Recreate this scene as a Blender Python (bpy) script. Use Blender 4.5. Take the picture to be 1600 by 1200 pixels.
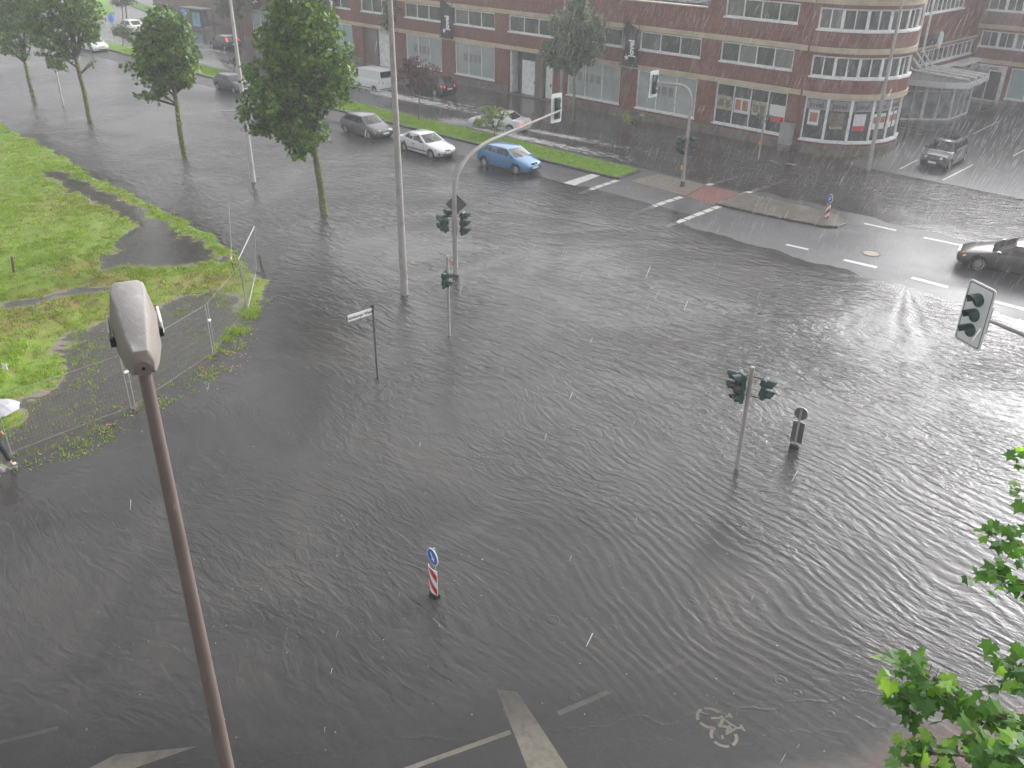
import bpy, bmesh, math, random
import numpy as np
from mathutils import Vector, Matrix
R = math.radians
for o in list(bpy.data.objects): bpy.data.objects.remove(o)
sc = bpy.context.scene
COL = sc.collection

# ---------------------------------------------------------------- camera, sky, sun, exposure
CAMH = 14.5; FPX = 1393.0; PITCH, ROLL, YAW = R(28.43), R(.76), R(-44.08)
cam = bpy.data.objects.new('camera', bpy.data.cameras.new('camera')); COL.objects.link(cam)
_f = Vector((math.sin(YAW)*math.cos(PITCH), math.cos(YAW)*math.cos(PITCH), -math.sin(PITCH)))
_r = Vector((math.cos(YAW), -math.sin(YAW), 0)); _u = _r.cross(_f)
_r2 = _r*math.cos(ROLL)+_u*math.sin(ROLL); _u2 = -_r*math.sin(ROLL)+_u*math.cos(ROLL)
cam.matrix_world = Matrix(((_r2.x,_u2.x,-_f.x,0),(_r2.y,_u2.y,-_f.y,0),(_r2.z,_u2.z,-_f.z,CAMH),(0,0,0,1)))
cam.data.sensor_width = 36; cam.data.lens = 36*FPX/1600; cam.data.clip_end = 2000; cam.data.clip_start = .1
sc.camera = cam
SUN_EL, SUN_AZ = R(24), R(4)          # azimuth from +Y towards +X
w = bpy.data.worlds.new('World'); sc.world = w; w.use_nodes = True
nt = w.node_tree; nt.nodes.clear()
sky = nt.nodes.new('ShaderNodeTexSky'); sky.sky_type = 'NISHITA'; sky.sun_disc = False
sky.sun_elevation = SUN_EL; sky.sun_rotation = SUN_AZ; sky.air_density = 2.0; sky.dust_density = 6.0; sky.ozone_density = 1.0
hs = nt.nodes.new('ShaderNodeHueSaturation'); hs.inputs['Saturation'].default_value = .1
bg = nt.nodes.new('ShaderNodeBackground'); bg.inputs[1].default_value = .15
wo = nt.nodes.new('ShaderNodeOutputWorld')
nt.links.new(sky.outputs[0], hs.inputs['Color']); cl = nt.nodes.new('ShaderNodeMix'); cl.data_type = 'RGBA'; cl.blend_type = 'MULTIPLY'; cl.inputs[0].default_value = 1; cl.inputs[7].default_value = (.98,.99,1.03,1)
nt.links.new(hs.outputs[0], cl.inputs[6]); nt.links.new(cl.outputs[2], bg.inputs[0]); nt.links.new(bg.outputs[0], wo.inputs[0])
sl = bpy.data.lights.new('sun', 'SUN'); sl.energy = .5; sl.angle = R(110); sl.color = (1, .985, .96)
so = bpy.data.objects.new('sun', sl); COL.objects.link(so)
so.rotation_euler = Vector((math.sin(SUN_AZ)*math.cos(SUN_EL), math.cos(SUN_AZ)*math.cos(SUN_EL), math.sin(SUN_EL))).to_track_quat('Z', 'Y').to_euler()
sc.view_settings.view_transform = 'Standard'; sc.view_settings.look = 'None'; sc.view_settings.gamma = 1
sc.view_settings.use_curve_mapping = False; sc.view_settings.exposure = 1.08
sc.cycles.volume_step_rate = 4; sc.cycles.volume_max_steps = 32; sc.cycles.volume_bounces = 0
sc.cycles.transparent_max_bounces = 24; sc.cycles.max_bounces = 6; sc.cycles.diffuse_bounces = 2

# ---------------------------------------------------------------- helpers
def ray(px, py):
    return _r2*((px-800)/FPX) - _u2*((py-600)/FPX) + _f
def at(px, py, z=0.0):                       # the place in the world, at height z, seen in a point of the photograph
    d = ray(px, py); t = (z-CAMH)/d.z
    return Vector((d.x*t, d.y*t, z))

def tag(o, label=None, cat=None, group=None, kind=None):
    if label: o['label'] = label
    if cat: o['category'] = cat
    if group: o['group'] = group
    if kind: o['kind'] = kind
    return o
def empty(name, loc=(0,0,0), rz=0, label=None, cat=None, group=None):
    o = bpy.data.objects.new(name, None); COL.objects.link(o); o.location = loc; o.rotation_euler = (0,0,rz)
    o.empty_display_size = .2
    return tag(o, label, cat, group)
def copy_tree(o, parent=None):
    c = o.copy(); COL.objects.link(c)
    if parent: c.parent = parent
    for ch in o.children: copy_tree(ch, c)
    return c

class MB:
    """collects shapes, then links them as ONE mesh object"""
    def __init__(s): s.v = []; s.f = []; s.m = []
    def add(s, vs, fs, mi=0):
        b = len(s.v); s.v += [tuple(v) for v in vs]; s.f += [tuple(b+i for i in f) for f in fs]; s.m += [mi]*len(fs); return s
    def box(s, x0, y0, z0, x1, y1, z1, mi=0, M=None):
        vs = [Vector(p) for p in ((x0,y0,z0),(x1,y0,z0),(x1,y1,z0),(x0,y1,z0),(x0,y0,z1),(x1,y0,z1),(x1,y1,z1),(x0,y1,z1))]
        if M: vs = [M@v for v in vs]
        return s.add(vs, [(0,3,2,1),(4,5,6,7),(0,1,5,4),(1,2,6,5),(2,3,7,6),(3,0,4,7)], mi)
    def tube(s, pts, rad, n=10, mi=0, cap=True):
        pts = [Vector(p) for p in pts]; rad = rad if isinstance(rad, (list, tuple)) else [rad]*len(pts)
        vs = []; fs = []; ref = None
        for i, p in enumerate(pts):
            d = (pts[min(i+1,len(pts)-1)]-pts[max(i-1,0)]).normalized()
            if ref is None: ref = Vector((1,0,0)) if abs(d.x) < .8 else Vector((0,1,0))
            a = (ref - d*ref.dot(d)).normalized(); b = d.cross(a); ref = a
            for k in range(n):
                t = 2*math.pi*k/n; vs.append(p + (a*math.cos(t)+b*math.sin(t))*rad[i])
        for i in range(len(pts)-1):
            for k in range(n): fs.append((i*n+k, i*n+(k+1)%n, (i+1)*n+(k+1)%n, (i+1)*n+k))
        if cap: fs += [tuple(range(n))[::-1], tuple(range((len(pts)-1)*n, len(pts)*n))]
        return s.add(vs, fs, mi)
    def prism(s, poly, d, mi=0):             # planar polygon (3-D points) thickened along vector d
        poly = [Vector(p) for p in poly]; n = len(poly); d = Vector(d)
        vs = poly + [p+d for p in poly]
        return s.add(vs, [tuple(range(n)), tuple(range(2*n-1, n-1, -1))] + [(i, n+i, n+(i+1)%n, (i+1)%n) for i in range(n)], mi)
    def mesh(s, name):
        me = bpy.data.meshes.new(name); me.from_pydata(s.v, [], s.f); me.polygons.foreach_set('material_index', s.m); me.update(); return me
    def build(s, name, mat, parent=None, smooth=False, bevel=0, fix=True, seg=1):
        me = s.mesh(name)
        if fix:
            bm = bmesh.new(); bm.from_mesh(me); bmesh.ops.recalc_face_normals(bm, faces=bm.faces)
            if bevel: bmesh.ops.bevel(bm, geom=[e for e in bm.edges if e.is_manifold and e.calc_face_angle(0) > .5], offset=bevel, segments=seg, affect='EDGES', clamp_overlap=True)
            bm.to_mesh(me); bm.free()
        return link(name, me, mat, parent, smooth)
def link(name, me, mat, parent=None, smooth=False):
    me.materials.clear()
    for m in (mat if isinstance(mat, (list, tuple)) else [mat]): me.materials.append(m)
    if smooth:
        me.polygons.foreach_set('use_smooth', [True]*len(me.polygons))
        try: me.set_sharp_from_angle(angle=R(40))
        except Exception: pass
    o = bpy.data.objects.new(name, me); COL.objects.link(o)
    if parent: o.parent = parent
    return o
def np_mesh(name, V, Fa):                     # quads or triangles straight from arrays
    me = bpy.data.meshes.new(name); n = Fa.shape[1]
    me.vertices.add(len(V)); me.vertices.foreach_set('co', V.astype(np.float32).ravel())
    me.loops.add(Fa.size); me.loops.foreach_set('vertex_index', Fa.astype(np.int32).ravel())
    me.polygons.add(len(Fa)); me.polygons.foreach_set('loop_start', np.arange(0, Fa.size, n, dtype=np.int32))
    me.update(calc_edges=True); return me
def text_obj(name, s, size, M, mat, parent=None, ext=.004, align='CENTER', bold=0.0, sx=1.0):
    cu = bpy.data.curves.new('txt', 'FONT'); cu.body = s; cu.size = size; cu.extrude = ext; cu.align_x = align; cu.align_y = 'CENTER'; cu.offset = bold
    cu.resolution_u = 2
    t = bpy.data.objects.new('txt', cu); COL.objects.link(t)
    me = bpy.data.meshes.new_from_object(t.evaluated_get(bpy.context.evaluated_depsgraph_get()))
    bpy.data.objects.remove(t); bpy.data.curves.remove(cu)
    me.transform(M @ Matrix.Diagonal((sx,1,1,1)))
    return link(name, me, mat, parent)
def plane_M(o, xd, yd):                       # frame with text x along xd, text y along yd
    x = Vector(xd).normalized(); y = Vector(yd).normalized(); z = x.cross(y)
    return Matrix(((x.x,y.x,z.x,o[0]),(x.y,y.y,z.y,o[1]),(x.z,y.z,z.z,o[2]),(0,0,0,1)))

# ---------------------------------------------------------------- materials
class NT:
    def __init__(s, name):
        s.m = bpy.data.materials.new(name); s.m.use_nodes = True; s.t = s.m.node_tree; s.t.nodes.clear()
        s.out = s.n('ShaderNodeOutputMaterial')
    def n(s, typ, **kw):
        nd = s.t.nodes.new(typ)
        for k, v in kw.items():
            if k.startswith('_'): setattr(nd, k[1:], v)
            else:
                key = int(k[1:]) if k[0] == 'i' and k[1:].isdigit() else k.replace('__', ' ')
                if hasattr(v, 'is_output') or isinstance(v, bpy.types.NodeSocket): s.t.links.new(v, nd.inputs[key])
                else: nd.inputs[key].default_value = v
        return nd
    def l(s, a, b): s.t.links.new(a, b)
    def math(s, op, a, b=0, clamp=False):
        nd = s.t.nodes.new('ShaderNodeMath'); nd.operation = op; nd.use_clamp = clamp
        for i, v in enumerate((a, b)):
            if isinstance(v, bpy.types.NodeSocket): s.t.links.new(v, nd.inputs[i])
            else: nd.inputs[i].default_value = v
        return nd.outputs[0]
    def mix(s, fac, a, b, blend='MIX'):
        nd = s.t.nodes.new('ShaderNodeMix'); nd.data_type = 'RGBA'; nd.blend_type = blend
        for i, v in ((0, fac), (6, a), (7, b)):
            if isinstance(v, bpy.types.NodeSocket): s.t.links.new(v, nd.inputs[i])
            else: nd.inputs[i].default_value = v if i == 0 else (*v, 1) if len(v) == 3 else v
        return nd.outputs[2]
    def obj(s, scale=(1,1,1), loc=(0,0,0), rot=(0,0,0), coord='Object'):
        tc = s.t.nodes.new('ShaderNodeTexCoord'); mp = s.t.nodes.new('ShaderNodeMapping')
        mp.inputs['Scale'].default_value = scale; mp.inputs['Location'].default_value = loc; mp.inputs['Rotation'].default_value = rot
        s.l(tc.outputs[coord], mp.inputs[0]); return mp.outputs[0]
    def pos(s, scale=(1,1,1), rot=(0,0,0)):
        g = s.t.nodes.new('ShaderNodeNewGeometry'); mp = s.t.nodes.new('ShaderNodeMapping')
        mp.inputs['Scale'].default_value = scale; mp.inputs['Rotation'].default_value = rot
        s.l(g.outputs['Position'], mp.inputs[0]); return mp.outputs[0]
    def noise(s, vec, scale, detail=3, rough=.55, dist=0):
        nd = s.n('ShaderNodeTexNoise', Scale=scale, Detail=detail, Roughness=rough, Distortion=dist); s.l(vec, nd.inputs['Vector']); return nd.outputs[0]
    def ramp(s, v, stops):
        r = s.t.nodes.new('ShaderNodeValToRGB'); s.l(v, r.inputs[0]); e = r.color_ramp.elements
        while len(e) < len(stops): e.new(.5)
        for i, (p, c) in enumerate(stops): e[i].position = p; e[i].color = (*c, 1) if isinstance(c, (tuple, list)) else (c, c, c, 1)
        return r.outputs[0]
    def attr(s, name):
        a = s.t.nodes.new('ShaderNodeAttribute'); a.attribute_name = name; return a.outputs['Fac']
    def bump(s, h, strength=.3, dist=.02, prev=None):
        b = s.n('ShaderNodeBump', Strength=strength, Distance=dist); s.l(h, b.inputs['Height'])
        if prev: s.l(prev, b.inputs['Normal'])
        return b.outputs[0]
def mat(name, col, rough=.5, metal=0, var=.15, scale=3, bump=0, coat=0, spec=.5, dirt=None, emit=None, fine=40):
    s = NT(name); c = Vector(col)
    v = s.obj(); n1 = s.noise(v, scale, 5); 
    cc = s.mix(s.ramp(n1, [(.3, 0.0), (.7, 1.0)]), tuple(c*(1-var)), tuple(c*(1+var)))
    if dirt:
        n2 = s.noise(v, scale*2.3, 6, .65); cc = s.mix(s.ramp(n2, [(.45, 0.0), (.62, 1.0)]), cc, dirt)
    p = s.n('ShaderNodeBsdfPrincipled', Metallic=metal); s.l(cc, p.inputs['Base Color'])
    p.inputs['Specular IOR Level'].default_value = spec
    if coat: p.inputs['Coat Weight'].default_value = coat; p.inputs['Coat Roughness'].default_value = .06
    r = s.math('MULTIPLY_ADD', n1, .15); s.t.nodes[-1].inputs[2].default_value = max(rough-.07, .02); s.l(r, p.inputs['Roughness'])
    if bump: s.l(s.bump(s.noise(v, fine, 4), bump, .01), p.inputs['Normal'])
    if emit: p.inputs['Emission Color'].default_value = (*emit[:3], 1); p.inputs['Emission Strength'].default_value = emit[3]
    s.l(p.outputs[0], s.out.inputs[0]); return s.m
MT = {}
MT['galv'] = mat('galvanised steel', (.36,.35,.34), .5, .3, .12, 2, .1)
MT['pole'] = mat('weathered concrete grey pole', (.34,.325,.31), .6, 0, .14, 1.2, .15, dirt=(.27,.25,.23))
MT['lampl'] = mat('pale lamp post', (.5,.48,.47), .45, .1, .1, 1.5)
MT['brownpole'] = mat('brown painted post', (.16,.125,.112), .42, 0, .12, 2, .05)
MT['green'] = mat('dark green signal housing', (.01,.048,.04), .42, 0, .2, 4)
MT['black'] = mat('matt black', (.015,.016,.017), .5)
MT['rubber'] = mat('tyre rubber', (.018,.018,.018), .75)
MT['white'] = mat('white enamel', (.75,.76,.75), .4, 0, .05, 3)
MT['frame'] = mat('white window frame', (.8,.81,.8), .4, 0, .06, 1.5, dirt=(.6,.6,.58))
MT['red'] = mat('red reflective sheet', (.5,.02,.025), .4, 0, .08)
MT['blue'] = mat('blue sign face', (.02,.12,.5), .35, 0, .08)
MT['signback'] = mat('dull sign back', (.11,.12,.125), .5, .3, .15)
MT['orange'] = mat('amber push box', (.75,.3,.02), .4, 0, .1)
MT['lens_r'] = mat('lit red lens', (.6,.02,.02), .3, emit=(1,.03,.03,1.2))
MT['lens'] = mat('unlit dark lens', (.02,.03,.03), .2)
MT['chrome'] = mat('chrome', (.6,.6,.6), .15, 1)
MT['rim'] = mat('alloy rim', (.5,.5,.51), .35, .7)
MT['plate'] = mat('licence plate', (.75,.76,.74), .4)
MT['lamp_g'] = mat('headlamp glass', (.6,.63,.65), .1, .2, coat=1)
MT['lamp_on'] = mat('lit headlamp', (.9,.85,.7), .2, emit=(1,.9,.7,1.5))
MT['amber'] = mat('amber indicator', (.8,.3,.02), .25, emit=(1,.45,.05,.25))
MT['amber0'] = mat('amber reflector', (.6,.18,.02), .25)
MT['tail'] = mat('red tail lamp', (.45,.015,.015), .2, coat=1)
MT['tail_on'] = mat('lit brake lamp', (.8,.03,.03), .2, emit=(1,.08,.06,.9))
def glass(name, col, rough=.05, var=.4, sc_=.6):
    s = NT(name); v = s.obj(); n1 = s.noise(v, sc_, 3)
    c = Vector(col); cc = s.mix(s.ramp(n1, [(.35, 0.0), (.65, 1.0)]), tuple(c*(1-var)), tuple(c*(1+var)))
    p = s.n('ShaderNodeBsdfPrincipled', Roughness=rough); s.l(cc, p.inputs['Base Color']); p.inputs['IOR'].default_value = 1.6
    s.l(s.bump(s.noise(v, .9, 2), .06, .05), p.inputs['Normal'])
    s.l(p.outputs[0], s.out.inputs[0]); return s.m
MT['carglass'] = glass('tinted car glass', (.018,.022,.024), .05)
MT['glassdark'] = glass('dark window glass', (.035,.045,.045), .08)
MT['glassblind'] = glass('window with drawn blind', (.13,.14,.13), .12, .2)
MT['glassmilk'] = glass('whitened shop glass', (.32,.36,.36), .2, .12)
MT['glassblue'] = glass('pale blue shop glass', (.3,.42,.43), .2, .1)
def paint(name, col, metal=.2): return mat(name, col, .3, metal, .04, 1, coat=.8)

def brick_mat(name, c1, c2, mortar):
    s = NT(name)
    g = s.t.nodes.new('ShaderNodeNewGeometry'); sp = s.t.nodes.new('ShaderNodeSeparateXYZ'); s.l(g.outputs['Position'], sp.inputs[0])
    xy = s.math('ADD', sp.outputs[0], sp.outputs[1]); cb = s.t.nodes.new('ShaderNodeCombineXYZ'); s.l(xy, cb.inputs[0]); s.l(sp.outputs[2], cb.inputs[1])
    b = s.t.nodes.new('ShaderNodeTexBrick'); s.l(cb.outputs[0], b.inputs['Vector'])
    b.inputs['Scale'].default_value = 1; b.inputs['Brick Width'].default_value = .5; b.inputs['Row Height'].default_value = .15; b.inputs['Mortar Size'].default_value = .012
    b.inputs['Color1'].default_value = (*c1, 1); b.inputs['Color2'].default_value = (*c2, 1); b.inputs['Mortar'].default_value = (*mortar, 1); b.inputs['Mortar Smooth'].default_value = .3
    n = s.noise(g.outputs['Position'], .5, 5, .6); c = s.mix(s.ramp(n, [(.3, .7), (.7, 1.0)]), (0,0,0), b.outputs[0])
    # rain-soaked, darker runs
    mp = s.pos((1.6,1.6,.12)); n2 = s.noise(mp, 1.2, 4); c = s.mix(s.ramp(n2, [(.42, 0.0), (.7, .55)]), c, tuple(Vector(c1)*.45))
    p = s.n('ShaderNodeBsdfPrincipled', Roughness=.45); s.l(c, p.inputs['Base Color'])
    s.l(s.bump(b.outputs[1], -.5, .02), p.inputs['Normal']); s.l(p.outputs[0], s.out.inputs[0]); return s.m
MT['brick'] = brick_mat('wet red clinker brick', (.26,.078,.048), (.17,.053,.036), (.15,.09,.07))
MT['brickgrey'] = brick_mat('grey brown block', (.2,.16,.13), (.16,.13,.11), (.1,.08,.07))
MT['band'] = mat('cream concrete band', (.5,.42,.29), .55, 0, .1, .7, dirt=(.4,.33,.23))
MT['plinth'] = mat('wet brown plinth', (.17,.135,.11), .4, 0, .2, .8, dirt=(.1,.08,.065))
MT['roof'] = mat('wet grey roofing felt', (.09,.09,.095), .75, 0, .2, .5)
MT['bannerm'] = mat('black banner cloth', (.016,.016,.019), .55, 0, .15, 2)
MT['letter'] = mat('white lettering', (.88,.88,.88), .5)
MT['letterd'] = mat('dark lettering', (.05,.045,.045), .5)
MT['yellow'] = mat('yellow fascia', (.85,.55,.04), .4)
MT['darkblue'] = mat('dark blue door recess', (.035,.045,.07), .4)
MT['greysheet'] = mat('grey sign strip', (.25,.25,.27), .5)
def leaf_mat(name, a, b, c, trans=.22, rough=.45):
    s = NT(name); g = s.t.nodes.new('ShaderNodeNewGeometry')
    n = s.noise(g.outputs['Position'], 1.7, 3)
    t_ = s.math('ADD', s.math('MULTIPLY', g.outputs['Random Per Island'], .5), s.ramp(n, [(.36, 0.0), (.64, .55)]))  # noise clumps of leaf colour stand in for shade and highlights in the crowns
    cc = s.ramp(t_, [(.1, a), (.5, b), (.95, c)])
    p = s.n('ShaderNodeBsdfPrincipled', Roughness=rough); p.inputs['Specular IOR Level'].default_value = .25; s.l(cc, p.inputs['Base Color'])
    tr = s.n('ShaderNodeBsdfTranslucent'); s.l(s.mix(.5, cc, tuple(Vector(c)*1.3)), tr.inputs[0])
    m = s.n('ShaderNodeMixShader', i0=trans); s.l(p.outputs[0], m.inputs[1]); s.l(tr.outputs[0], m.inputs[2]); s.l(m.outputs[0], s.out.inputs[0]); return s.m
MT['leaf'] = leaf_mat('lime tree leaves', (.025,.075,.01), (.065,.15,.015), (.19,.3,.035))
MT['leafdull'] = leaf_mat('hazy street tree leaves', (.05,.085,.035), (.08,.13,.045), (.13,.18,.06))
MT['leafyel'] = leaf_mat('fresh yellow green leaves', (.12,.2,.03), (.2,.3,.05), (.32,.4,.08))
MT['leafred'] = leaf_mat('dark red leaves', (.06,.025,.028), (.1,.04,.04), (.16,.07,.06))
MT['grassb'] = leaf_mat('grass blades', (.14,.26,.012), (.23,.38,.018), (.36,.48,.045), .4)
MT['drygrass'] = leaf_mat('dry weeds', (.14,.12,.04), (.22,.18,.06), (.3,.2,.08), .3)
MT['bark'] = mat('wet mossy bark', (.11,.1,.06), .7, 0, .35, 5, .4, dirt=(.16,.2,.04), fine=25)
MT['barkd'] = mat('dark branch bark', (.05,.042,.032), .7, 0, .3, 6, .3)
MT['wood'] = mat('weathered wooden post', (.13,.1,.07), .7, 0, .25, 6, .3)
# ---------------------------------------------------------------- terrain (water level is z = 0)
def G(*pp): return np.array([at(x, y)[:2] for x, y in pp])
def sdpoly(P, poly):                           # signed distance, positive inside
    x, y = P[:,0], P[:,1]; d = np.full(len(P), 1e9); ins = np.zeros(len(P), bool); n = len(poly)
    for i in range(n):
        a = poly[i]; b = poly[(i+1)%n]; e = b-a
        t = np.clip(((x-a[0])*e[0]+(y-a[1])*e[1])/(e@e+1e-9), 0, 1)
        d = np.minimum(d, np.hypot(x-a[0]-t*e[0], y-a[1]-t*e[1]))
        c = (a[1] > y) != (b[1] > y)
        with np.errstate(divide='ignore', invalid='ignore'):
            xi = (b[0]-a[0])*(y-a[1])/(b[1]-a[1]+1e-12)+a[0]
        ins ^= c & (x < xi)
    return np.where(ins, d, -d)
LAND = np.vstack([[[-230,24],[-120,22.5]], G((0,195),(60,225),(110,250),(150,278),(200,298),(250,325),(290,345),(340,370),(365,395),(395,425),(415,440),(412,465),(395,492),(370,522),(335,562),(290,592),(205,645),(120,692),(60,715),(0,742)), [[-24,-2],[-20,-40],[-230,-40]]])
POND = G((62,268),(100,270),(150,296),(200,318),(240,345),(290,372),(335,395),(350,408),(300,414),(235,420),(165,418),(172,392),(200,362),(205,345),(160,322),(110,300))
MUD = np.vstack([G((330,452),(290,466),(240,480),(190,486),(150,500),(110,528),(80,590),(40,640),(0,668)), [[-27,2],[-24,2]], G((0,765),(70,735),(135,710),(225,665),(305,612),(352,580),(385,528),(392,492),(375,478),(352,462))])
RUT = G((0,472),(60,462),(130,447),(185,446),(200,454),(120,462),(60,474),(0,486))
rngN = np.random.RandomState(5); _ph = rngN.rand(24)*6.28; _dr = rngN.rand(24)*6.28; _fr = .25*1.22**np.arange(24)
def fbm(P, k0=0, k1=24):
    s = np.zeros(len(P))
    for k in range(k0, k1):
        s += np.sin((P[:,0]*math.cos(_dr[k])+P[:,1]*math.sin(_dr[k]))*_fr[k]*3+_ph[k]+1.7*np.sin(P[:,1]*_fr[k]*1.3+_ph[(k*7)%24]))/_fr[k]**.5
    return s/6
def boxd(P, x0, x1, y0, y1):
    dx = np.maximum(np.maximum(x0-P[:,0], P[:,0]-x1), 0); dy = np.maximum(np.maximum(y0-P[:,1], P[:,1]-y1), 0); return np.hypot(dx, dy)
def edge_noise(P):
    x, y = P[:,0], P[:,1]; return np.sin(x*1.9+1.3*np.sin(y*1.4))*.35+np.sin(y*2.7+1.1*np.sin(x*2.1)+1)*.35+np.sin(x*5.1+y*4.3)*.25+np.sin(x*9.7-y*8.1+2)*.15
def terrain(P):
    P = np.asarray(P, float); n = fbm(P)*.008
    s = (P[:,0]+7.9)*.785-(P[:,1]-9.3)*.62
    z = np.full(len(P), -.3)
    zs = .028*s - .013; zs = np.where(s > 0, -.013+.007*np.clip(s,0,1.2)/1.2, zs); z = np.maximum(z, zs)
    z = np.maximum(z, -.035-.045*np.hypot(P[:,0]+13.6, P[:,1]-2.0))
    z = np.maximum(z, .014-.03*boxd(P, -112, -33, 39.6, 44.5))
    z = np.maximum(z, .03-.028*np.maximum(boxd(P, -24, 60, 38.75, 44.95)+edge_noise(P)*.3, 0))
    z = np.maximum(z, .02-.03*boxd(P, -34, -24, 40.2, 44.5))
    z = np.maximum(z, -.012-.03*boxd(P, -110, -24, 52.5, 120))
    z = np.maximum(z, .016-.05*boxd(P, -24.2, -12, 56, 120))
    z = np.maximum(z, .02-.01*boxd(P, -12, 60, 60, 160))
    # land to the left
    nn_ = edge_noise(P); d = sdpoly(P, LAND)+nn_*.25; dp = sdpoly(P, POND)+nn_*.6; dm = sdpoly(P, MUD)+nn_*.5; dr = sdpoly(P, RUT)+nn_*.3
    out = -.04-.045*np.maximum(-d, 0)
    ins = .03+.03*np.clip(d, 0, 6)+n*2
    ins = np.minimum(ins, np.where(dp > -1.2, .02-.06*np.clip(dp+.3,0,.7), 9)); ins = np.minimum(ins, np.where(dm > -1.2, .022-.042*np.clip(dm+.4, 0, .9)+n*1.0, 9))
    ins = np.maximum(np.minimum(ins, np.where(dr > -.6, .02-.06*(dr+.2), 9)), -.05)
    z = np.where(d > 0, np.maximum(z, ins), np.maximum(z, out))
    return z + np.where((z > -.2) & (d < 0) & (boxd(P, -16, 60, -50, 22) > 0), n*.25, 0)
def tz(x, y): return float(terrain([[x, y]])[0])
def axis(a, b, core0, core1, h, g=1.18):
    c = list(np.arange(core0, core1+1e-6, h)); s = h; v = core0
    L = []
    while v > a: s *= g; v -= s; L.append(max(v, a))
    s = h; v = core1; U = []
    while v < b: s *= g; v += s; U.append(min(v, b))
    return np.array(L[::-1]+c+U)
GX = axis(-330, 90, -88, 2, .25); GY = axis(-60, 190, -1, 62, .25)
XX, YY = np.meshgrid(GX, GY); GP = np.stack([XX.ravel(), YY.ravel()], 1)
ii = np.arange(len(GX)*len(GY)).reshape(len(GY), len(GX))
GF = np.stack([ii[:-1,:-1].ravel(), ii[:-1,1:].ravel(), ii[1:,1:].ravel(), ii[1:,:-1].ravel()], 1)
GZ = terrain(GP)
def setattr_(me, name, arr):
    a = me.attributes.new(name, 'FLOAT', 'POINT'); a.data.foreach_set('value', np.asarray(arr, np.float32))
def grassmask(P):
    return np.clip((terrain(P)+.002)/.022, 0, 1)*np.clip((sdpoly(P, LAND)+edge_noise(P)*.25)/.2, 0, 1)
def grassmask_old(P):
    nn_ = edge_noise(P); d = sdpoly(P, LAND)+nn_*.25; m = np.clip(d/.35, 0, 1)
    for pl, k in ((POND, .6), (MUD, .5), (RUT, .3)): m *= np.clip(.5-(sdpoly(P, pl)+nn_*k)/.6, 0, 1)
    return m
gm = np_mesh('ground', np.column_stack([GP, GZ]), GF)
setattr_(gm, 'grass', grassmask(GP)); setattr_(gm, 'land', np.clip(sdpoly(GP, LAND)/.3, 0, 1))
setattr_(gm, 'walk', (1-np.clip(boxd(GP, -110, -24, 52.2, 57)/.3, 0, 1)))
CORNER = np.vstack([G((1085,1200),(1240,1185),(1330,1175),(1420,1120),(1480,1060),(1600,1090)), [[6,24],[8,0],[-2,0]]])
setattr_(gm, 'corner', np.clip(sdpoly(GP, CORNER)/.25, 0, 1))
CORNR = np.vstack([G((1335,1210),(1425,1140),(1600,1105)), [[6,22],[8,0],[0,2]]]); setattr_(gm, 'cornr', np.clip(sdpoly(GP, CORNR)/.25+.3, 0, 1))
brz = np.zeros(len(GP))
for q_, r_ in (((190,440),1.6),((100,475),1.8),((240,500),1.8),((140,425),1.5),((320,440),1.6),((30,500),2.0),((180,520),1.4),((130,320),2.2)): c_ = at(*q_); brz = np.maximum(brz, np.exp(-((GP[:,0]-c_.x)**2+(GP[:,1]-c_.y)**2)/r_**2))
setattr_(gm, 'brown', brz)
s = NT('wet asphalt, field soil and paving')
P0 = s.pos(); nb = s.noise(P0, .35, 6, .6); nf = s.noise(P0, 14, 3); nm = s.noise(P0, 2.2, 5, .65)
asp = s.mix(s.ramp(nb, [(.3, 0.0), (.7, 1.0)]), (.04,.041,.044), (.062,.062,.065)); asp = s.mix(s.ramp(nf, [(.4, 0.0), (.75, .35)]), asp, (.11,.11,.11))
walk = s.mix(s.ramp(nm, [(.35, 0.0), (.65, 1.0)]), (.085,.07,.06), (.12,.1,.085))
soil = s.mix(s.ramp(nm, [(.35, 0.0), (.62, 1.0)]), (.15,.145,.11), (.21,.185,.13)); soil = s.mix(s.ramp(s.noise(P0, 6, 4), [(.56, 0.0), (.64, .8)]), soil, (.4,.24,.14))
grs = s.mix(s.ramp(nm, [(.3, 0.0), (.66, 1.0)]), (.11,.19,.015), (.2,.3,.022)); grs = s.mix(s.ramp(s.noise(P0, 1.1, 8, .72), [(.5, 0.0), (.68, .85)]), grs, (.2,.14,.04))
cor = s.mix(s.ramp(nm, [(.3, 0.0), (.7, 1.0)]), (.2,.17,.135), (.26,.23,.19)); cor = s.mix(s.attr('cornr'), cor, s.mix(s.ramp(nm, [(.3, 0.0), (.7, 1.0)]), (.24,.1,.085), (.32,.15,.13)))
brf = s.math('MULTIPLY', s.attr('brown'), s.ramp(s.noise(P0, 3, 6, .7), [(.4, 0.0), (.55, 1.0)])); grs = s.mix(brf, grs, (.24,.14,.06))
c = s.mix(s.attr('walk'), asp, walk); c = s.mix(s.attr('corner'), c, cor); c = s.mix(s.attr('land'), c, soil)
gmk = s.math('ADD', s.attr('grass'), s.math('MULTIPLY', s.math('SUBTRACT', nm, .5), 1.6)); c = s.mix(s.ramp(gmk, [(.42, 0.0), (.58, 1.0)]), c, grs)
p = s.n('ShaderNodeBsdfPrincipled'); s.l(c, p.inputs['Base Color'])
rough = s.ramp(s.noise(P0, .22, 4, .6, .5), [(.38, .34), (.6, .48)]); rr = s.mix(s.attr('grass'), rough, (.85,.85,.85)); s.l(rr, p.inputs['Roughness'])
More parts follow.
